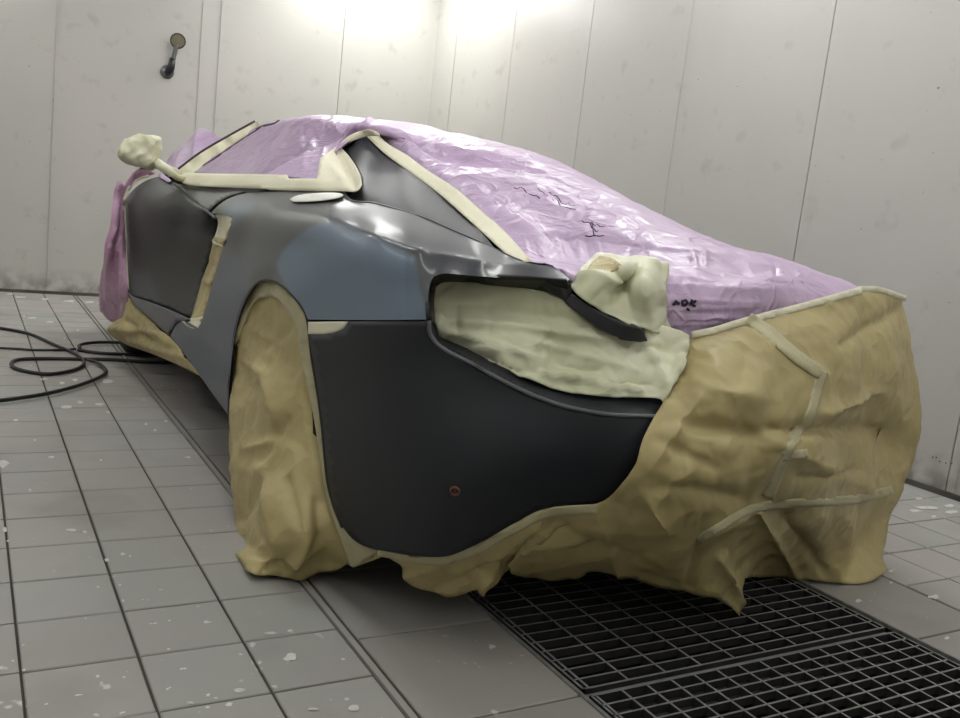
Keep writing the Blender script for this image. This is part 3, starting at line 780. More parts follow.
for sx in (-1, 1):
    for y, rr in ((.07, .335), (2.74, .318)):
        wroot = link('wheel', lathe_me('tyre', [(-.12,.20),(-.128,.24),(-.13,rr-.03),(-.11,rr-.006),(-.06,rr),(.06,rr),(.11,rr-.006),(.13,rr-.03),(.128,.24),(.12,.20)], 40, 'x', (sx*.765, y, rr)), MT['tyre'], car)
        rim = link('rim', lathe_me('rim', [(-.11,.205),(-.10,.2),(0,.19),(.06*sx,.05),(.07*sx,.001)], 30, 'x', (sx*.765, y, rr)), MT['rim'], wroot)
# far side of the body
far = []
for z, xo in ((.16,.86),(.32,.925),(.52,.94),(.66,.93),(.74,.90),(.80,.82)):
    far.append([(xo*.86,-.36,z),(xo*.95,-.26,z),(xo,-.05,z+.0),(xo,.5,z+.02),(xo*.985,1.3,z),(xo*.985,2.1,z-.02),(xo,2.8,z-.06),(xo*.93,3.3,z*.92-.02),(xo*.70,3.62,z*.75),(0,3.72,z*.65+.02)])
grid('far_side_body', far, MT['charcoal'], 4, 4, parent=car, th=.006, flip=False)
nose = []
for z, xo in ((.16,.86),(.34,.925),(.56,.93),(.66,.86)):
    nose.append([(-xo,3.02,z),(-xo*.94,3.3,z*.95),(-xo*.70,3.60,z*.85),(0,3.72,z*.75),])
grid('front_bumper', nose, MT['charcoal'], 5, 4, parent=car, th=.006, flip=True)

# masked wing mirror
def blob(nm, c, rx, ry, rz, fn=None, n=20, m_=14):
    V = []; Fc = []
    for i in range(m_+1):
        th_ = math.pi*i/m_
        for k in range(n):
            ph = 2*math.pi*k/n
            d = Vector((math.sin(th_)*math.cos(ph), math.sin(th_)*math.sin(ph), math.cos(th_)))
            s = Vector((abs(d.x)**.75*(1 if d.x > 0 else -1), abs(d.y)**.75*(1 if d.y > 0 else -1), abs(d.z)**.8*(1 if d.z > 0 else -1)))
            p = Vector((s.x*rx, s.y*ry, s.z*rz))
            if fn: p = fn(p)
            V.append(p+Vector(c))
    for i in range(m_):
        for k in range(n): Fc.append((i*n+k, (i+1)*n+k, (i+1)*n+(k+1) % n, i*n+(k+1) % n))
    return me_from(nm, V, Fc)
def pillow(name, pts, field, front, back, m, parent, step=2.2, disp=None):
    uv, fc, b = tri_outline(pts, step); P = field(uv); n = len(uv)
    ed = np.array([min(1.0, bdist(b, *q)/9.0) for q in uv]); prof = np.sqrt(np.clip(1-(1-ed)**2, 0, 1))
    V = []; 
    for q, p, e in zip(uv, P, prof):
        r_ = ray(*q); r_ = r_/np.linalg.norm(r_); V.append(p-r_*front*e)
    for q, p, e in zip(uv, P, prof):
        r_ = ray(*q); r_ = r_/np.linalg.norm(r_); V.append(p+r_*(back*e+.001))
    Fc = list(fc)+[tuple(n+i for i in f)[::-1] for f in fc]
    me = me_from(name, V, Fc); bm = bmesh.new(); bm.from_mesh(me)
    bmesh.ops.remove_doubles(bm, verts=bm.verts, dist=.0016); bmesh.ops.recalc_face_normals(bm, faces=bm.faces); bm.to_mesh(me); bm.free()
    if disp: displace(me, disp)
    return link(name, me, m, parent)
MIRF = Field([(118,155,'y',1.60),(140,135,'y',1.66),(161,140,'y',1.72),(158,167,'y',1.72),(136,165,'y',1.66),(140,150,'y',1.66)])
mir = pillow('side_mirror', [(117.5,153.3),(120,146),(127,138),(134,135.4),(142,134.6),(152,135),(160,137),(162.5,141),(162,150),(160,159),(158.5,167),(153,169.5),(145,168.5),(136,165.8),(126,163),(119,158.5)], MIRF, .045, .07, MT['paper_cloth'], car, 2.0,
   disp=lambda p: .006*ridge(p, 17, 3)-.003+.003*facet(p, 18, 3))
mir['label'] = 'wing mirror wrapped in cream masking'
st = [at(157,163,x=-.95), at(168,171,x=-.93), at(176,177,x=-.89), at(184,179,x=-.85)]
ms = link('mirror_stalk', tube_me('mirror_stalk', spline(st, 4), [.020]*4+[.017]*4+[.014]*5, 10), MT['paper_cloth'], mir)
link('stalk_seal', tube_me('stalk_seal', [p+np.array([0,0,-.018]) for p in spline([at(141,164,x=-.985)]+st, 4)], .006, 6), MT['black'], mir)

# ------------------------------------------------------------------ plastic film over roof, engine and tail
def A(px, py, x): return at(px, py, x=x)
def Y(px, py, y): return at(px, py, y=y)
w3 = lambda *p: np.array(p, float)
ctl = [  # columns front -> rear, each from the left lower edge over the roof to the far side
 [A(190,174,-.80), A(212,158,-.72), A(236,142,-.62), A(256,128,-.54), w3(-.40,1.66,1.20), w3(0,1.78,1.215), w3(.42,1.66,1.17), w3(.60,1.75,1.06), w3(.80,1.85,.93), w3(.93,1.9,.72)],
 [A(235,177,-.81), A(250,160,-.73), A(262,142,-.65), A(275,124,-.56), w3(-.40,1.42,1.225), w3(0,1.45,1.235), w3(.42,1.42,1.19), w3(.62,1.45,1.06), w3(.82,1.5,.93), w3(.94,1.5,.72)],
 [A(285,179,-.80), A(292,160,-.72), A(298,140,-.63), A(306,120,-.55), w3(-.38,1.10,1.225), w3(0,1.12,1.225), w3(.42,1.10,1.175), w3(.62,1.1,1.05), w3(.82,1.1,.93), w3(.94,1.1,.72)],
 [A(322,181,-.77), A(328,164,-.69), A(336,145,-.585), A(348,125,-.52), w3(-.36,.86,1.20), w3(0,.84,1.20), w3(.40,.82,1.145), w3(.60,.80,1.03), w3(.82,.8,.92), w3(.94,.8,.72)],
 [A(331,158,-.66), A(339,147,-.58), A(351,135,-.525), A(366,126,-.50), w3(-.34,.62,1.165), w3(0,.58,1.16), w3(.40,.56,1.09), w3(.58,.52,.98), w3(.83,.50,.905), w3(.95,.45,.72)],
 [A(372,136,-.46), A(380,134,-.45), A(392,135,-.44), A(404,138,-.42), w3(-.26,.36,1.12), w3(0,.34,1.12), w3(.38,.34,1.03), w3(.58,.26,.93), w3(.84,.25,.89), w3(.955,.2,.72)],
 [A(402,157,-.44), A(414,156,-.43), A(426,158,-.41), A(438,158,-.36), w3(-.20,.14,1.06), w3(0,.10,1.065), w3(.36,.10,.97), w3(.58,.05,.90), w3(.85,.05,.875), w3(.955,-.02,.72)],
 [A(438,181,-.45), A(450,179,-.43), A(464,178,-.40), A(480,174,-.34), w3(-.18,-.10,1.0), w3(0,-.12,1.005), w3(.34,-.12,.92), w3(.58,-.14,.875), w3(.85,-.14,.85), w3(.95,-.18,.72)],
 [A(470,209,-.46), A(483,206,-.44), A(498,205,-.40), A(516,200,-.33), w3(-.16,-.32,.94), w3(0,-.32,.945), w3(.32,-.32,.89), w3(.58,-.30,.86), w3(.83,-.30,.825), w3(.93,-.32,.70)],
 [A(500,236,-.48), A(514,234,-.45), A(534,232,-.41), A(556,228,-.32), w3(-.14,-.50,.895), w3(.05,-.48,.90), w3(.32,-.45,.865), w3(.56,-.42,.845), w3(.80,-.40,.80), w3(.90,-.42,.68)],
 [A(524,262,-.53), A(540,263,-.49), A(562,262,-.43), A(590,260,-.33), w3(-.16,-.62,.845), w3(.05,-.62,.845), w3(.30,-.56,.84), w3(.54,-.50,.825), w3(.76,-.47,.78), w3(.86,-.50,.66)],
 [A(547,267,-.55), Y(562,271,-.68), Y(582,279,-.70), Y(610,285,-.71), Y(650,288,-.73), Y(700,290,-.74), Y(760,285,-.72), w3(.52,-.56,.80), w3(.73,-.53,.75), w3(.82,-.56,.63)],
 [Y(560,272,-.70), Y(574,284,-.72), Y(592,302,-.73), Y(620,322,-.735), Y(665,342,-.745), Y(715,340,-.755), Y(775,322,-.735), Y(852,303,-.63), w3(.66,-.54,.70), w3(.74,-.55,.58)],
]
def px_of(p):
    d = np.array([p[0], p[1], p[2]])-CAM; z = d @ AF
    return 480+F*(d@AR)/z, 359-F*(d@AU)/z
_r = random.Random(5); FL = []
for k in range(16):      # folds fanning over the roof edge at the top of the quarter light
    a = _r.uniform(0, 1); x = 318+62*a; y = 124-6*a+_r.uniform(-4, 4); FL.append((x, y, x-12-24*(1-a)+_r.uniform(-4, 4), y+16+18*(1-a), 1.7, _r.choice((-.010, .010))))
for k in range(14):      # pulls away from the tape down the buttress
    a = _r.uniform(0, 1); x = 395+130*a; y = 140+112*a; l_ = _r.uniform(20, 60); FL.append((x, y, x+l_, y-l_*_r.uniform(.1, .55), 2.0, _r.choice((-.006, .008))))
for k in range(10):      # pleats hanging under the hem near the lamp lip
    x = 512+9*k+_r.uniform(-3, 3); FL.append((x, 234+_r.uniform(0, 4), x+_r.uniform(4, 12), 262+_r.uniform(-4, 8), 1.8, .008*(-1)**k))
for y0, y1, xa, xb in ((257,262,668,720),(271,273,666,712),(279,284,664,715),(288,290,664,770),(300,303,664,760),(309,306,664,760),(316,318,668,745),(324,322,668,735),(246,258,700,735),(262,275,735,780)):
    FL.append((xa, y0, xb, y1, 2.0, -.0055))
FL += [(505,232,600,243,2.5,.012),(600,243,660,250,2.5,.010),(655,250,722,257,2.5,-.014),(620,262,650,247,2.5,.010),(690,252,695,270,1.8,-.012),(703,252,705,268,1.8,-.012),
       (289,143,268,171,1.8,-.012),(245,148,228,172,1.8,.008),(240,158,231,172,1.6,-.008),(303,130,302,158,1.8,-.009),(311,128,310,150,1.8,-.010),(318,135,316,160,1.8,.010),(300,160,294,178,2,.012),(306,155,303,178,2,-.010),(316,160,312,176,2,.010),(325,150,321,168,2,-.010),
       (560,205,545,190,2,.006),(600,196,585,225,2,-.006),(640,225,628,262,2,.006),(720,262,760,285,3,.010),(740,255,800,285,3,-.010),(770,262,780,290,2,.008),(790,268,805,292,2,-.008),(815,275,830,295,2,.007)]
def vfolds(L, X, Yy):
    h = np.zeros_like(X)
    for x0, y0, x1, y1, wd, am in L:
        dx, dy = x1-x0, y1-y0; t = ((X-x0)*dx+(Yy-y0)*dy)/(dx*dx+dy*dy); tc = np.clip(t, 0, 1)
        d = np.hypot(X-x0-tc*dx, Yy-y0-tc*dy)
        h += am*np.exp(-(d/wd)**1.1)*(.35+.65*np.sin(np.pi*np.clip(t, 0, 1)))
    return np.clip(h, -.013, .013)
def film_disp(C_):
    q, z = to_px(C_)
    h = np.array([.010*nz(p, 3.0, 2) + .006*facet(p, 4.5, 7, .6) + .003*facet(p, 12, 3) - .008 for p in C_])
    h += vfolds(FL, q[:, 0], q[:, 1])*np.where(C_[:, 0] < .75, 1.0, 0)
    ed = (C_[:, 0] < -.40) & (C_[:, 1] < .62)
    ed = ed | ((q[:, 0] > 312) & (q[:, 0] < 366) & (q[:, 1] > 131) & (C_[:, 0] < 0))
    return np.where(ed, np.minimum(h, 0)*.5-.006, h)*.95
NU = []; NV = []
for i in range(len(ctl[0])-1): NU.append(int(max(4, min(44, max(np.linalg.norm(to_px(r[i+1])[0]-to_px(r[i])[0]) for r in ctl)/2.0))) if i < 6 else 6)
for j in range(len(ctl)-1): NV.append(int(max(6, min(44, max(np.linalg.norm(to_px(ctl[j+1][i])[0]-to_px(ctl[j][i])[0]) for i in range(6))/2.0))))
film = grid('plastic_sheet', ctl, MT['film'], NU, NV, th=.002, vdisp=film_disp)
film.data.materials.append(film_material('lilac_film_over_glass', srgb(152, 124, 158), srgb(168, 142, 174)))
for pl_ in film.data.polygons:
    c_ = pl_.center
    if c_.x < -.56 and c_.y > .62 and c_.z < 1.2: pl_.material_index = 1
tag(film, 'crinkled lilac plastic film stretched over the car roof, side glass and tail', 'masking film')
ctf = [
 [w3(-.83,1.95,.86), w3(-.62,1.95,1.02), w3(-.42,1.80,1.17), w3(0,1.90,1.19), w3(.45,1.8,1.12), w3(.80,1.95,.90), w3(.93,1.95,.68)],
 [w3(-.85,2.35,.86), w3(-.62,2.45,.90), w3(-.40,2.25,1.01), w3(0,2.35,1.0), w3(.45,2.3,.95), w3(.80,2.4,.86), w3(.93,2.4,.66)],
 [w3(-.88,2.70,.83), w3(-.66,2.8,.86), w3(-.40,2.8,.84), w3(0,2.85,.80), w3(.45,2.8,.80), w3(.80,2.8,.80), w3(.93,2.8,.62)],
 [w3(-.88,3.05,.76), w3(-.66,3.15,.76), w3(-.40,3.25,.70), w3(0,3.3,.66), w3(.45,3.2,.68), w3(.78,3.1,.70), w3(.90,3.05,.55)],
 [w3(-.82,3.32,.62), w3(-.62,3.5,.60), w3(-.40,3.62,.56), w3(0,3.72,.54), w3(.45,3.62,.55), w3(.68,3.45,.58), w3(.82,3.3,.50)],
]
film2 = grid('plastic_sheet', ctf, MT['film'], 8, 8, th=.002, disp=lambda p: .012*nz(p, 4, 5)+.008*ridge(p, 7, 1)-.008)
tag(film2, 'lilac plastic film over the windscreen and bonnet, beyond the mirror', 'masking film')
# peaked fold beyond the mirror
TENT = Field([(163,170,'x',-.80),(160,180,'x',-.88),(175,160,'x',-.74),(190,145,'x',-.68),(199,131,'x',-.64),(210,131,'x',-.62),(240,135,'x',-.54),(222,150,'x',-.66),(205,160,'x',-.74),(180,172,'x',-.80),(205,145,'x',-.665)])
tent = patch('film_peak', [(158,176),(163,166),(172,154),(184,144),(198,131),(208,130),(222,138),(238,134),(228,146),(205,156),(188,168),(178,176),(168,182)], TENT, MT['film'], step=2.5, th=.002,
             pdisp=folds([(200,132,196,160,3,.03),(212,134,214,152,4,-.02),(185,150,176,168,3,.02),(170,160,165,172,2,-.015)]))
put(tent, film2) if False else setattr(tent, 'parent', film2)
FRO = Field([(145,178,'x',-.885),(124,205,'x',-.965),(126,250,'x',-.965),(127,290,'x',-.96),(155,176,'x',-.86),(118,185,'x',-1.0),(112,215,'x',-1.03),(110,250,'x',-1.035),(103,280,'x',-1.03),(100,300,'x',-1.02),(112,322,'x',-.96),(118,230,'x',-1.0),(116,270,'x',-1.0)])
film3 = patch('plastic_sheet', [(155,174),(148,176),(138,181),(130,188),(125,198),(124,207),(125.5,240),(126.5,275),(128,292),(126,308),(121,320),(112,322),(106,318),(101,308),(100,290),(103,270),(105,245),(109,228),(111,212),(113,192),(116,182),(121,180),(124,186),(130,176),(140,168),(150,168)], FRO, MT['film_pink'], step=2.6, th=.002,
              pdisp=folds([(117,184,113,240,2.5,.03),(108,300,112,230,2.5,.03),(118,318,115,240,2.2,-.02),(104,270,102,310,2,.02),(121,200,121,300,2,.02),(132,176,128,190,2,.02)]))
tag(film3, 'pink plastic film hanging over the front wheel arch, left of the dark door', 'masking film')

# ------------------------------------------------------------------ brown paper
# rear sheet
REAR = Field([(690,335,'y',-.775),(683,370,'y',-.84),(655,415,'y',-.905),(640,455,'y',-.925),(600,507,'y',-.85),(745,320,'y',-.775),(800,306,'y',-.755),(860,291,'y',-.67),(905,298,'x',.80),
 (912,330,'x',.86),(922,380,'x',.90),(918,430,'x',.90),(905,485,'x',.88),(893,510,'x',.85),(886,555,'x',.83),(887,570,'z',.02),(865,583,'z',.008),(820,583,'z',.008),(760,578,'z',.02),(744,580,'y',-.72),
 (737,614,'z',.004),(700,598,'y',-.80),(650,588,'y',-.74),(600,575,'y',-.68),(560,580,'y',-.62),(520,574,'y',-.62),(820,450,'y',-.90),(750,450,'y',-.955),(850,380,'y',-.83),(780,380,'y',-.90),(720,370,'y',-.90),
 (740,530,'y',-.88),(680,500,'y',-.94),(820,520,'y',-.80),(880,440,'x',.70),(640,540,'y',-.84),(560,540,'y',-.76),(545,510,'y',-.80),(520,545,'y',-.72),(800,550,'y',-.70),(860,545,'y',-.63)])
RF = folds([(687,421,760,436,7,-.022),(774,429,880,431,6,-.020),(824,414,880,392,7,.018),(690,385,760,400,12,.012),(660,487,747,502,8,-.014),(647,498,668,530,6,.016),(655,505,690,470,8,.012),
            (700,400,650,470,10,.012),(740,330,830,375,10,.010),(880,300,900,420,9,.012),(868,310,872,430,6,-.010),(780,445,890,500,10,.010),(700,540,760,510,5,.014),(720,560,745,610,4,.016),(707,520,690,590,4,-.012),
            (760,515,800,580,5,.014),(785,520,830,580,6,-.014),(850,520,840,580,6,.014),(880,500,850,575,6,-.012),(560,530,640,560,7,-.012),(530,545,600,540,5,.012),(600,520,620,580,7,.012),(840,345,905,305,5,-.012),(660,440,720,470,6,-.010),(860,470,800,480,5,-.010)])
def crumple(p): return .012*nz(p, 4, 1)+.009*facet(p, 5, 4, .5)+.003*facet(p, 13, 8)-.008
paper = patch('paper_sheet', [(668,392),(690,336),(705,333),(745,325),(800,307),(860,289),(885,290),(905,299),(910,318),(915,345),(921,380),(921,410),(917,440),(910,470),(903,490),(893,510),(889,530),(884,555),(888,568),(880,576),(862,583),(820,583),(780,578),(744,578),(741,600),(737,615),(728,604),(712,598),(690,596),
 (660,590),(640,582),(615,576),(590,572),(575,580),(545,582),(525,580),(511,573),(508,562),(520,548),(535,530),(560,512),(600,506),(620,487),(635,466),(643,440),(655,415)], REAR, MT['paper'], step=3.2, th=.0015, pdisp=lambda x, y: RF(x, y)*1.4, disp=crumple)
tag(paper, 'large brown kraft paper sheet draped over the right half of the rear bumper', 'masking paper')
# wrap round the far corner
cor = []
for z, s in ((.02,.82),(.2,.83),(.4,.88),(.6,.89),(.74,.80)):
    cor.append([(s*.78,-.60,z),(s*.93,-.50,z),(s*.99,-.38,z),(s*1.01,-.15,z),(s*1.01,.15,z)])
paper2 = grid('paper_sheet', [[w3(*p) for p in r_] for r_ in cor], MT['paper'], 8, 8, th=.0015, disp=lambda p: .01*nz(p, 6, 2)+.006*ridge(p, 9, 1), flip=False)
tag(paper2, 'brown kraft paper turned round the far rear corner towards the right wall', 'masking paper')
# under the bumper, left of the big sheet
SK = Field([(380,551,'x',-.84),(440,557,'x',-.76),(500,533,'y',-.765),(545,508,'y',-.81),(600,507,'y',-.84),(400,574,'x',-.78),(430,592,'x',-.72),(470,596,'y',-.62),(487,592,'y',-.66),(505,575,'y',-.62),(450,575,'y',-.62),(530,545,'y',-.74),(640,520,'y',-.86)])
paper3 = patch('paper_sheet', [(378,550),(400,554),(440,557.5),(475,546),(500,532),(520,521),(545,509),(600,506),(585,520),(560,530),(540,545),(520,560),(505,575),(497,586),(487,593),(484,597),(476,591),(462,596),(446,596),(430,592),(415,586),(405,578),(400,566),(392,560)], SK, MT['paper'], step=3, th=.0015,
               pdisp=folds([(460,575,540,525,5,.02),(440,590,520,545,4,-.018),(405,575,440,565,4,.012),(482,592,500,560,4,.018),(560,520,520,548,4,-.012)]), disp=lambda p: .009*facet(p, 10, 3, .5)+.006*nz(p, 9)-.004)
tag(paper3, 'brown paper skirt hanging under the charcoal rear bumper', 'masking paper')
# rear wheel cover
WH = Field([(265,280,'x',-.925),(240,320,'x',-.93),(229,375,'x',-.93),(229,430,'x',-.94),(232,520,'x',-.97),(235,550,'x',-.985),(245,570,'z',.02),(275,578,'z',.008),(300,581,'z',.008),(325,574,'z',.03),(348,566,'x',-.83),
 (300,310,'x',-.905),(318,395,'x',-.885),(326,450,'x',-.875),(332,500,'x',-.865),(345,540,'x',-.845),(380,553,'x',-.82),(270,400,'x',-.945),(275,500,'x',-.975),(300,540,'x',-.95),(268,330,'x',-.925)])
wheelp = patch('paper_sheet', [(241,308),(248,292),(256,283),(265,280),(276,281),(286,288),(296,299),(303,310),(309,325),(313,352),(318,385),(323,420),(326,450),(329,478),(336,506),(345,528),(357,542),(378,551),(384,556),(368,562),(352,568),(346,565),(335,571),(318,574),(303,581),(290,579),(270,576),(255,573),(243,568),(238,556),(233,543),(231,520),(230,480),(229,440),(229,400),(232,355),(236,326)], WH, MT['paper'], step=3.4, th=.0015,
   pdisp=folds([(238,520,268,470,6,-.022),(262,470,275,545,8,.024),(285,480,300,545,8,-.018),(240,540,290,575,6,-.016),(255,350,275,420,7,.012),(262,300,270,350,6,-.008),(300,380,312,470,6,.010),(285,420,262,460,4,-.018),(255,330,280,345,3,.010),(262,350,290,330,3,-.010),(240,360,262,372,3,.010),(248,450,275,440,4,.014),(236,560,262,545,3,.016),(262,572,290,556,3,-.016),(300,560,322,548,3,.014),(250,400,245,470,7,.012),(310,540,290,575,5,.018),(318,500,325,560,5,-.014),(246,560,300,560,4,.014)]),
   disp=lambda p: .007*facet(p, 8, 2, .5)+.006*nz(p, 7, 4)-.006)
tag(wheelp, 'tan paper taped over the left rear wheel arch', 'masking paper')
tw = drape('tape_ring', [(241,306),(248,291),(256,282.5),(265,280),(276,281),(286,288),(296,299),(303,310),(309,325),(313,352),(318,385),(323,420),(326,450),(330,480),(337,507),(346,528),(358,542),(378,551),(356,567),(350,566),(343,545),(332,515),(324,485),(319,450),(314,420),(309,395),(303,372),(299,350),(296,330),(290,316),(281,303),(272,296),(262,298),(254,303),(247,318),(241,333),(236,345),(234,340),(238,318)],
           [wheelp], MT['tape_clear'], .016, 3, parent=None, pdisp=folds([(256,290,262,300,3,.006),(280,288,275,300,3,.006),(300,340,308,338,3,.006),(310,385,320,383,3,.006),(318,440,326,437,3,.006)]))
tw.parent = wheelp; tw['label'] = 'pale tape ring round the arch edge'
# front skirt
FS = Field([(124,283,'x',-.945),(133,300,'x',-.93),(150,318,'x',-.915),(170,336,'x',-.91),(190,362,'x',-.905),(108,330,'x',-.99),(125,345,'x',-.93),(150,352,'x',-.91),(175,360,'x',-.90),(200,374,'x',-.89),(130,325,'x',-.96)])
paper4 = patch('paper_sheet', [(127,274),(129,291),(136,306),(148,317),(160,328.5),(169,336),(181,350),(193,367),(200,376),(180,366),(160,357),(145,351),(128,345),(113,337),(107,330),(114,322),(121,318),(125,305)], FS, MT['paper'], step=2.5, th=.0015,
               pdisp=folds([(112,328,160,333,3,.03),(125,320,150,340,2.5,-.03),(130,340,185,358,3,.02),(140,315,170,345,2.5,.02),(126,285,135,310,2.5,.02)]))
tag(paper4, 'brown paper bunched under the front of the side sill', 'masking paper')
# side intake
IN = Field([(217,214,'x',-.905),(231,218,'x',-.92),(213,243,'x',-.87),(224,243,'x',-.915),(205,270,'x',-.86),(215,272,'x',-.915),(197,300,'x',-.875),(207,302,'x',-.93),(188,319,'x',-.92),(202,327,'x',-.935)])
intake = patch('paper_strip', [(216,215.5),(224,213.5),(233.5,219.5),(227,239),(219,262),(211,288),(203,318),(199,329),(190,327),(182,321),(191,318),(198,294),(206,268),(213,243),(218,224)], IN, MT['paper'], step=2.6, th=.002, pdisp=folds([(214,240,226,243,2.5,.012),(208,262,216,268,3,-.008),(204,280,212,284,3,.008)]))
tag(intake, 'narrow strip of tan paper closing the side air intake behind the door', 'masking paper')
for pl in ([(215.5,214.8),(224,213.2),(234,219.3),(230,232),(226,241),(214.5,238),(218,224)], [(190,318.5),(200,317),(204,316),(199,329.5),(190,327.5),(181,321.3)], [(213,240),(225,244),(224,247),(212.5,243.5)]):
    o = drape('tape_strip', pl, [intake, fender], MT['tape'], .004, 2.5); o.parent = intake

# lamp recess masked in cream
LAMP = Field([(434,285,'y',-.60),(470,284,'y',-.64),(504,288,'y',-.68),(540,294,'y',-.72),(575,308,'y',-.75),(600,325,'y',-.765),(630,340,'y',-.78),(650,340,'y',-.80),(690,334,'y',-.79),(686,365,'y',-.85),(664,402,'y',-.875),
 (434,325,'x',-.815),(445,341,'x',-.785),(500,365,'y',-.755),(550,387,'y',-.80),(607,398,'y',-.825),(500,325,'y',-.70),(560,350,'y',-.755),(620,370,'y',-.80),(650,375,'y',-.83)])
lampm = patch('masking_cloth', [(434,286),(445,281),(470,282),(504,286),(530,289),(552,294),(566,302),(577,311),(589,321),(602,329.5),(615,336),(630,340.5),(648,341),(642,330),(655,325),(672,329),(690,335),(688,350),(681,372),(672,388),(663,404),(655,398.5),(607,397.5),(575,394),(550,388),(525,378),(500,366),(470,352),(447,341),(436,328),(433,305)], LAMP, MT['paper_cloth'], step=2.6, th=.002,
  pdisp=lambda x, y, f=folds([(440,318,600,338,6,.014),(440,300,560,318,8,-.006),(445,330,540,362,4,.014),(440,338,520,372,3,-.012),(520,340,640,372,6,.010),(540,375,640,392,4,.016),(560,365,600,372,3,-.010),(580,385,652,384,3,-.010),(650,350,672,398,4,.014),(640,345,688,352,4,-.012),(684,345,664,400,3,.012),(460,350,500,352,3,.010),(610,335,640,350,5,-.008)]): f(x, y)*1.3, disp=lambda p: .006*facet(p, 13, 4, .35)+.003*nz(p, 12))
tag(lampm, 'cream masking cloth filling the left tail lamp recess', 'masking cloth')
# wrapped pouch behind the blade
PO = Field([(572,292,'y',-.74),(580,270,'y',-.66),(592,262,'y',-.62),(601,256,'y',-.60),(625,262,'y',-.70),(655,264,'y',-.72),(665,272,'y',-.73),(664,300,'y',-.75),(662,328,'y',-.77),(640,328,'y',-.80),(618,321,'y',-.79),(593,307,'y',-.775),
            (605,275,'y',-.74),(610,295,'y',-.755),(645,290,'y',-.81),(625,280,'y',-.735),(590,285,'y',-.76),(635,310,'y',-.79),(625,272,'y',-.76)])
pouch = patch('masking_cloth', [(571,289),(577,282),(582,272),(590,264),(600,256),(612,257),(625,261),(640,262),(655,264),(664,267),(665.5,275),(664,284),(664,300),(663,318),(668,331),(655,334),(642,329),(630,326),(618,321.5),(606,315.5),(593,307.5),(580,299)], PO, MT['paper_cloth'], step=2.4, th=.002,
  pdisp=lambda x, y, f=folds([(583,281,612,283,4,.02),(612,283,630,270,4,.016),(600,295,625,290,6,-.004),(642,275,644,318,6,.016),(658,268,663,290,3,-.012),(625,275,632,325,5,-.012),(632,265,662,268,3,.010),(600,312,635,322,4,-.008)]): f(x, y)*.8+.008, disp=lambda p: .004*facet(p, 16, 4))
tag(pouch, 'cream cloth bundle standing above the blade, at the middle of the tail', 'masking cloth')
cap = drape('paper_flap', [(586,271),(592,262),(600,255.5),(612,258),(623,266),(614,271),(606,274),(596,273)], [pouch], MT['paper'], .004, 2.5); cap.parent = pouch

# ------------------------------------------------------------------ tape on film, body and paper
base = bvh_of([film, fender, sail, belt, door])
def tape(nm, pts, label, m_='tape', tg=None, off=.012, step=3.0, pd=None):
    o = drape(nm, pts, tg or base, MT[m_], off, step, pdisp=pd); tag(o, label, 'tape'); return o
def ftape(nm, pts, fld, label, pd=None, m_='tape', st=3.0):
    o = patch(nm, pts, fld, MT[m_], step=st, th=.002, pdisp=pd); tag(o, label, 'tape'); return o
T1 = Field([(176,181,'x',-.86),(178,172,'x',-.835),(217,173.6,'x',-.83),(287,175,'x',-.82),(317,178.6,'x',-.81),(320,158,'x',-.735),(334,147,'x',-.63),(352,134.5,'x',-.555),(367,129.5,'x',-.525),(377,133,'x',-.512),(368,136.3,'x',-.512),(354,140,'x',-.555),(341,147,'x',-.585),
            (350,159,'x',-.65),(360,176,'x',-.735),(361.5,184,'x',-.775),(356,189.5,'x',-.80),(340,180,'x',-.775),(340,165,'x',-.70),(344,191,'x',-.805),(300,190,'x',-.835),(262,188.5,'x',-.855),(230,187.5,'x',-.855),(200,186,'x',-.86)])
t1 = ftape('masking_tape', [(176,181),(178,172),(200,173),(217,173.6),(250,174),(287,175),(289,178.6),(317,178.6),(320,158),(334,148),(342,141),(352,134),(367,129.5),(377,132),(380,136),(367,136.6),(354,140),(341.5,147),(350,159),(360,176),(361.5,184),(356,189.5),(344,191),(300,190.5),(272,189.7),(262,188.5),(230,187.5),(200,186),(186,184)], T1,
     'cream tape band along the foot of the side window, rising round the quarter light', folds([(338,150,354,186,4,-.018),(346,150,362,180,2.5,.010),(330,165,345,182,5,.010),(205,180,340,184,3,.004)]))
T2 = Field([(376,132.5,'x',-.475),(407,155,'x',-.465),(454,187,'x',-.465),(504,230.5,'x',-.48),(532,261.5,'x',-.56),(518,260,'x',-.60),(503,250.5,'x',-.60),(474,224,'x',-.54),(441,195,'x',-.515),(387,155,'x',-.51),(367,136.3,'x',-.51)])
t2 = ftape('masking_tape', [(367,131),(376,131.5),(387,143),(407,155),(427,170),(454,187),(474,204),(504,230.5),(532,261.5),(518,260),(503,250.5),(474,224),(441,195),(414,174.5),(387,155),(367,136.6)], T2, 'long cream tape strip down the edge of the sail panel')
t3 = tape('masking_tape', [(174,180),(162,169),(164,163),(178,169),(200,152),(228,135.5),(255,120.5),(259.5,122.6),(257,129.5),(232,146),(206,164),(199,177),(186,182)], 'cream tape strip up the windscreen pillar beside the mirror', off=.014)
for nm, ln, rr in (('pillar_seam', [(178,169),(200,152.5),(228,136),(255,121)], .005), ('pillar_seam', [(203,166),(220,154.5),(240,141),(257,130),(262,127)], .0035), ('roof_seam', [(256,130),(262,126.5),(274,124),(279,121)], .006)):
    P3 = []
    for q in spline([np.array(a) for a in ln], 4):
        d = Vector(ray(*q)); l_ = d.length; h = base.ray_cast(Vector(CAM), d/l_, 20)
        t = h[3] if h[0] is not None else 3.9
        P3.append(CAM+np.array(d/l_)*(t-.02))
    link(nm, tube_me(nm, P3, rr, 6), mat('seam_shadow_gap', srgb(84,72,78), .8), film)
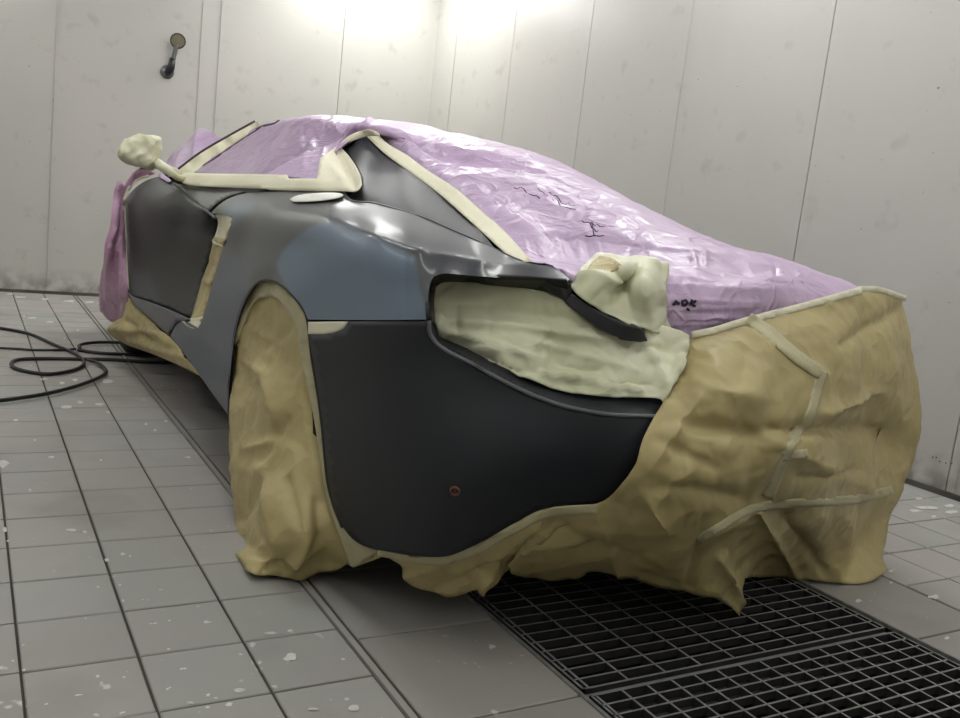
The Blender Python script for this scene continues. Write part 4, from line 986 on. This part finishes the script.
dt = drape('tape_edge', band([(150,175.5),(140,178.5),(132,184),(127,191),(124,203),(125,235),(126.5,270),(128,290)], 2.6), [door, film3], MT['tape'], .005, 2.5); tag(dt, 'thin pale tape line along the front edge of the dark door', 'tape')
pb = bvh_of([paper])
def ptape(line, w0, w1=None, m_='tape_clear', par=None, tg=None, nm='tape_strip'):
    o = drape(nm, band(line, w0, w1), tg or pb, MT[m_], .006, 3.0); o.parent = par or paper; return o
ptape([(692,335),(715,330),(745,321),(800,307),(862,290)], 7, 7, 'tape')
ptape([(858,289),(880,290),(906,299)], 6, 6, 'tape')
ptape([(748,318),(770,333),(795,355),(822,374)], 13, 13)
ptape([(823,370),(817,392),(810,416),(790,440)], 11, 10)
ptape([(797,435),(782,465),(768,498)], 9, 13)
ptape([(782,457),(808,453)], 9, 9)
ptape([(697,541),(722,526),(750,510),(785,504),(850,500),(893,490)], 9, 9)
sk = bvh_of([paper3, paper])
ptape([(378,552),(405,557),(440,561),(475,550),(500,537),(522,525),(548,513),(598,509)], 8, 10, 'tape_clear', paper3, sk)

# marker writing on the film
fb = bvh_of([film, pouch])
def pen(lines, rr, par, label=None):
    V = []
    for ln in lines:
        P3 = []
        for q in ln:
            d = Vector(ray(*q)); l_ = d.length; h = fb.ray_cast(Vector(CAM), d/l_, 20)
            if h[0] is not None: P3.append(CAM+np.array(d/l_)*(h[3]-.004))
        if len(P3) > 1:
            link('marker_stroke', tube_me('marker_stroke', P3, rr, 5), MT['ink'], par)
pen([[(673,305),(676,301),(679,304)],[(674,303.5),(678,303)],[(683,306),(682,301),(686,300),(688,303),(684,306)],[(690,305),(692,300),(695,302),(691,304),(695,306)],[(696,300),(694,303)],[(687,309),(689,310)]], .0032, film)
def scrib(x0, y0, x1, y1, n, a, sd):
    r_ = random.Random(sd); return [(x0+(x1-x0)*k/n, y0+(y1-y0)*k/n+r_.uniform(-a, a)) for k in range(n+1)]
pen([scrib(520,172,535,174,4,1,1), scrib(514,186,540,198,8,2,2), scrib(538,190,560,203,10,3,3), scrib(548,194,575,208,12,3,4), scrib(560,206,576,209,4,1,5), scrib(582,219,598,232,8,3,6), scrib(590,224,605,228,6,2,7), scrib(585,236,604,236,4,.6,8), scrib(592,222,594,236,4,1,9)], .0016, film)
pen([scrib(455,197,462,203,4,1,11)], .0016, film)

# ------------------------------------------------------------------ gauge on the far wall
gw = FARY
gc = at(167, 72, y=gw); gd = at(178, 41, y=gw-.09)
gr_ = empty('wall_gauge', tuple(gc), 'small round gauge on a bent metal arm fixed to the far wall above the mirror', 'gauge')
put(link('mount', lathe_me('mount', [(.0,.05),(-.012,.05),(-.018,.042),(-.018,.03),(-.03,.028),(-.03,.001)], 28, 'y', tuple(gc)), MT['chrome']), gr_)
p1 = at(171, 67, y=gw-.06)
put(link('swivel', tube_me('swivel', [gc+w3(0,-.02,0), gc+w3(.008,-.05,.01), p1, at(173,58,y=gw-.07)], [.024,.03,.028,.02], 12), MT['darkmetal']), gr_)
put(link('arm', tube_me('arm', spline([at(173,60,y=gw-.07), at(175,52,y=gw-.08), at(177,44,y=gw-.085)], 4), .016, 10), MT['chrome']), gr_)
gn = Vector((-.25, -1, -.05)).normalized()
hd = link('dial', disc_me('dial', gd, gn, [(-.02,.001),(-.02,.05),(.0,.056),(.006,.056),(.008,.052),(.004,.047)], 32), MT['darkmetal']); put(hd, gr_)
fc_ = link('face', disc_me('face', gd, gn, [(.0045,.048),(.006,.02),(.006,.0001)], 32), MT['brass']); put(fc_, gr_)

# ------------------------------------------------------------------ black air hose on the floor
def fl(px, py, z=.008): return at(px, py, z=z)
hose_px = [[(-40,322),(0,328),(30,334),(55,345),(72,352),(83,360),(82,366),(70,371),(48,374),(25,371),(12,366),(16,360),(40,358.5),(80,359),(110,359.5),(150,362),(185,362),(230,360)],
           [(-40,345),(0,348),(20,349),(34,350),(60,350),(76,349)], [(88,360),(98,363),(106,371),(100,377),(80,385),(50,393),(20,398),(-5,401),(-40,404)],
           [(80,349),(80,345),(95,342.5),(118,342.5),(140,345),(160,349),(190,353),(230,355)], [(78,350),(100,353),(130,354.5),(170,356),(210,358),(230,360)]]
hr = empty('air_hose', tuple(fl(60,360,0)), 'black air hose coiled on the floor tiles left of the car', 'hose')
for k, L_ in enumerate(hose_px):
    P3 = spline([fl(*q, z=.009+.006*(k in (2, 3))) for q in L_], 6)
    put(link('hose_loop', tube_me('hose_loop', P3, .0085 if k != 1 else .006, 8), MT['hose']), hr)

# names as one thing each
for o in (film, film2, film3, paper, paper2, paper3, wheelp, paper4, intake, lampm, pouch, t1, t2, t3, dt):
    pass
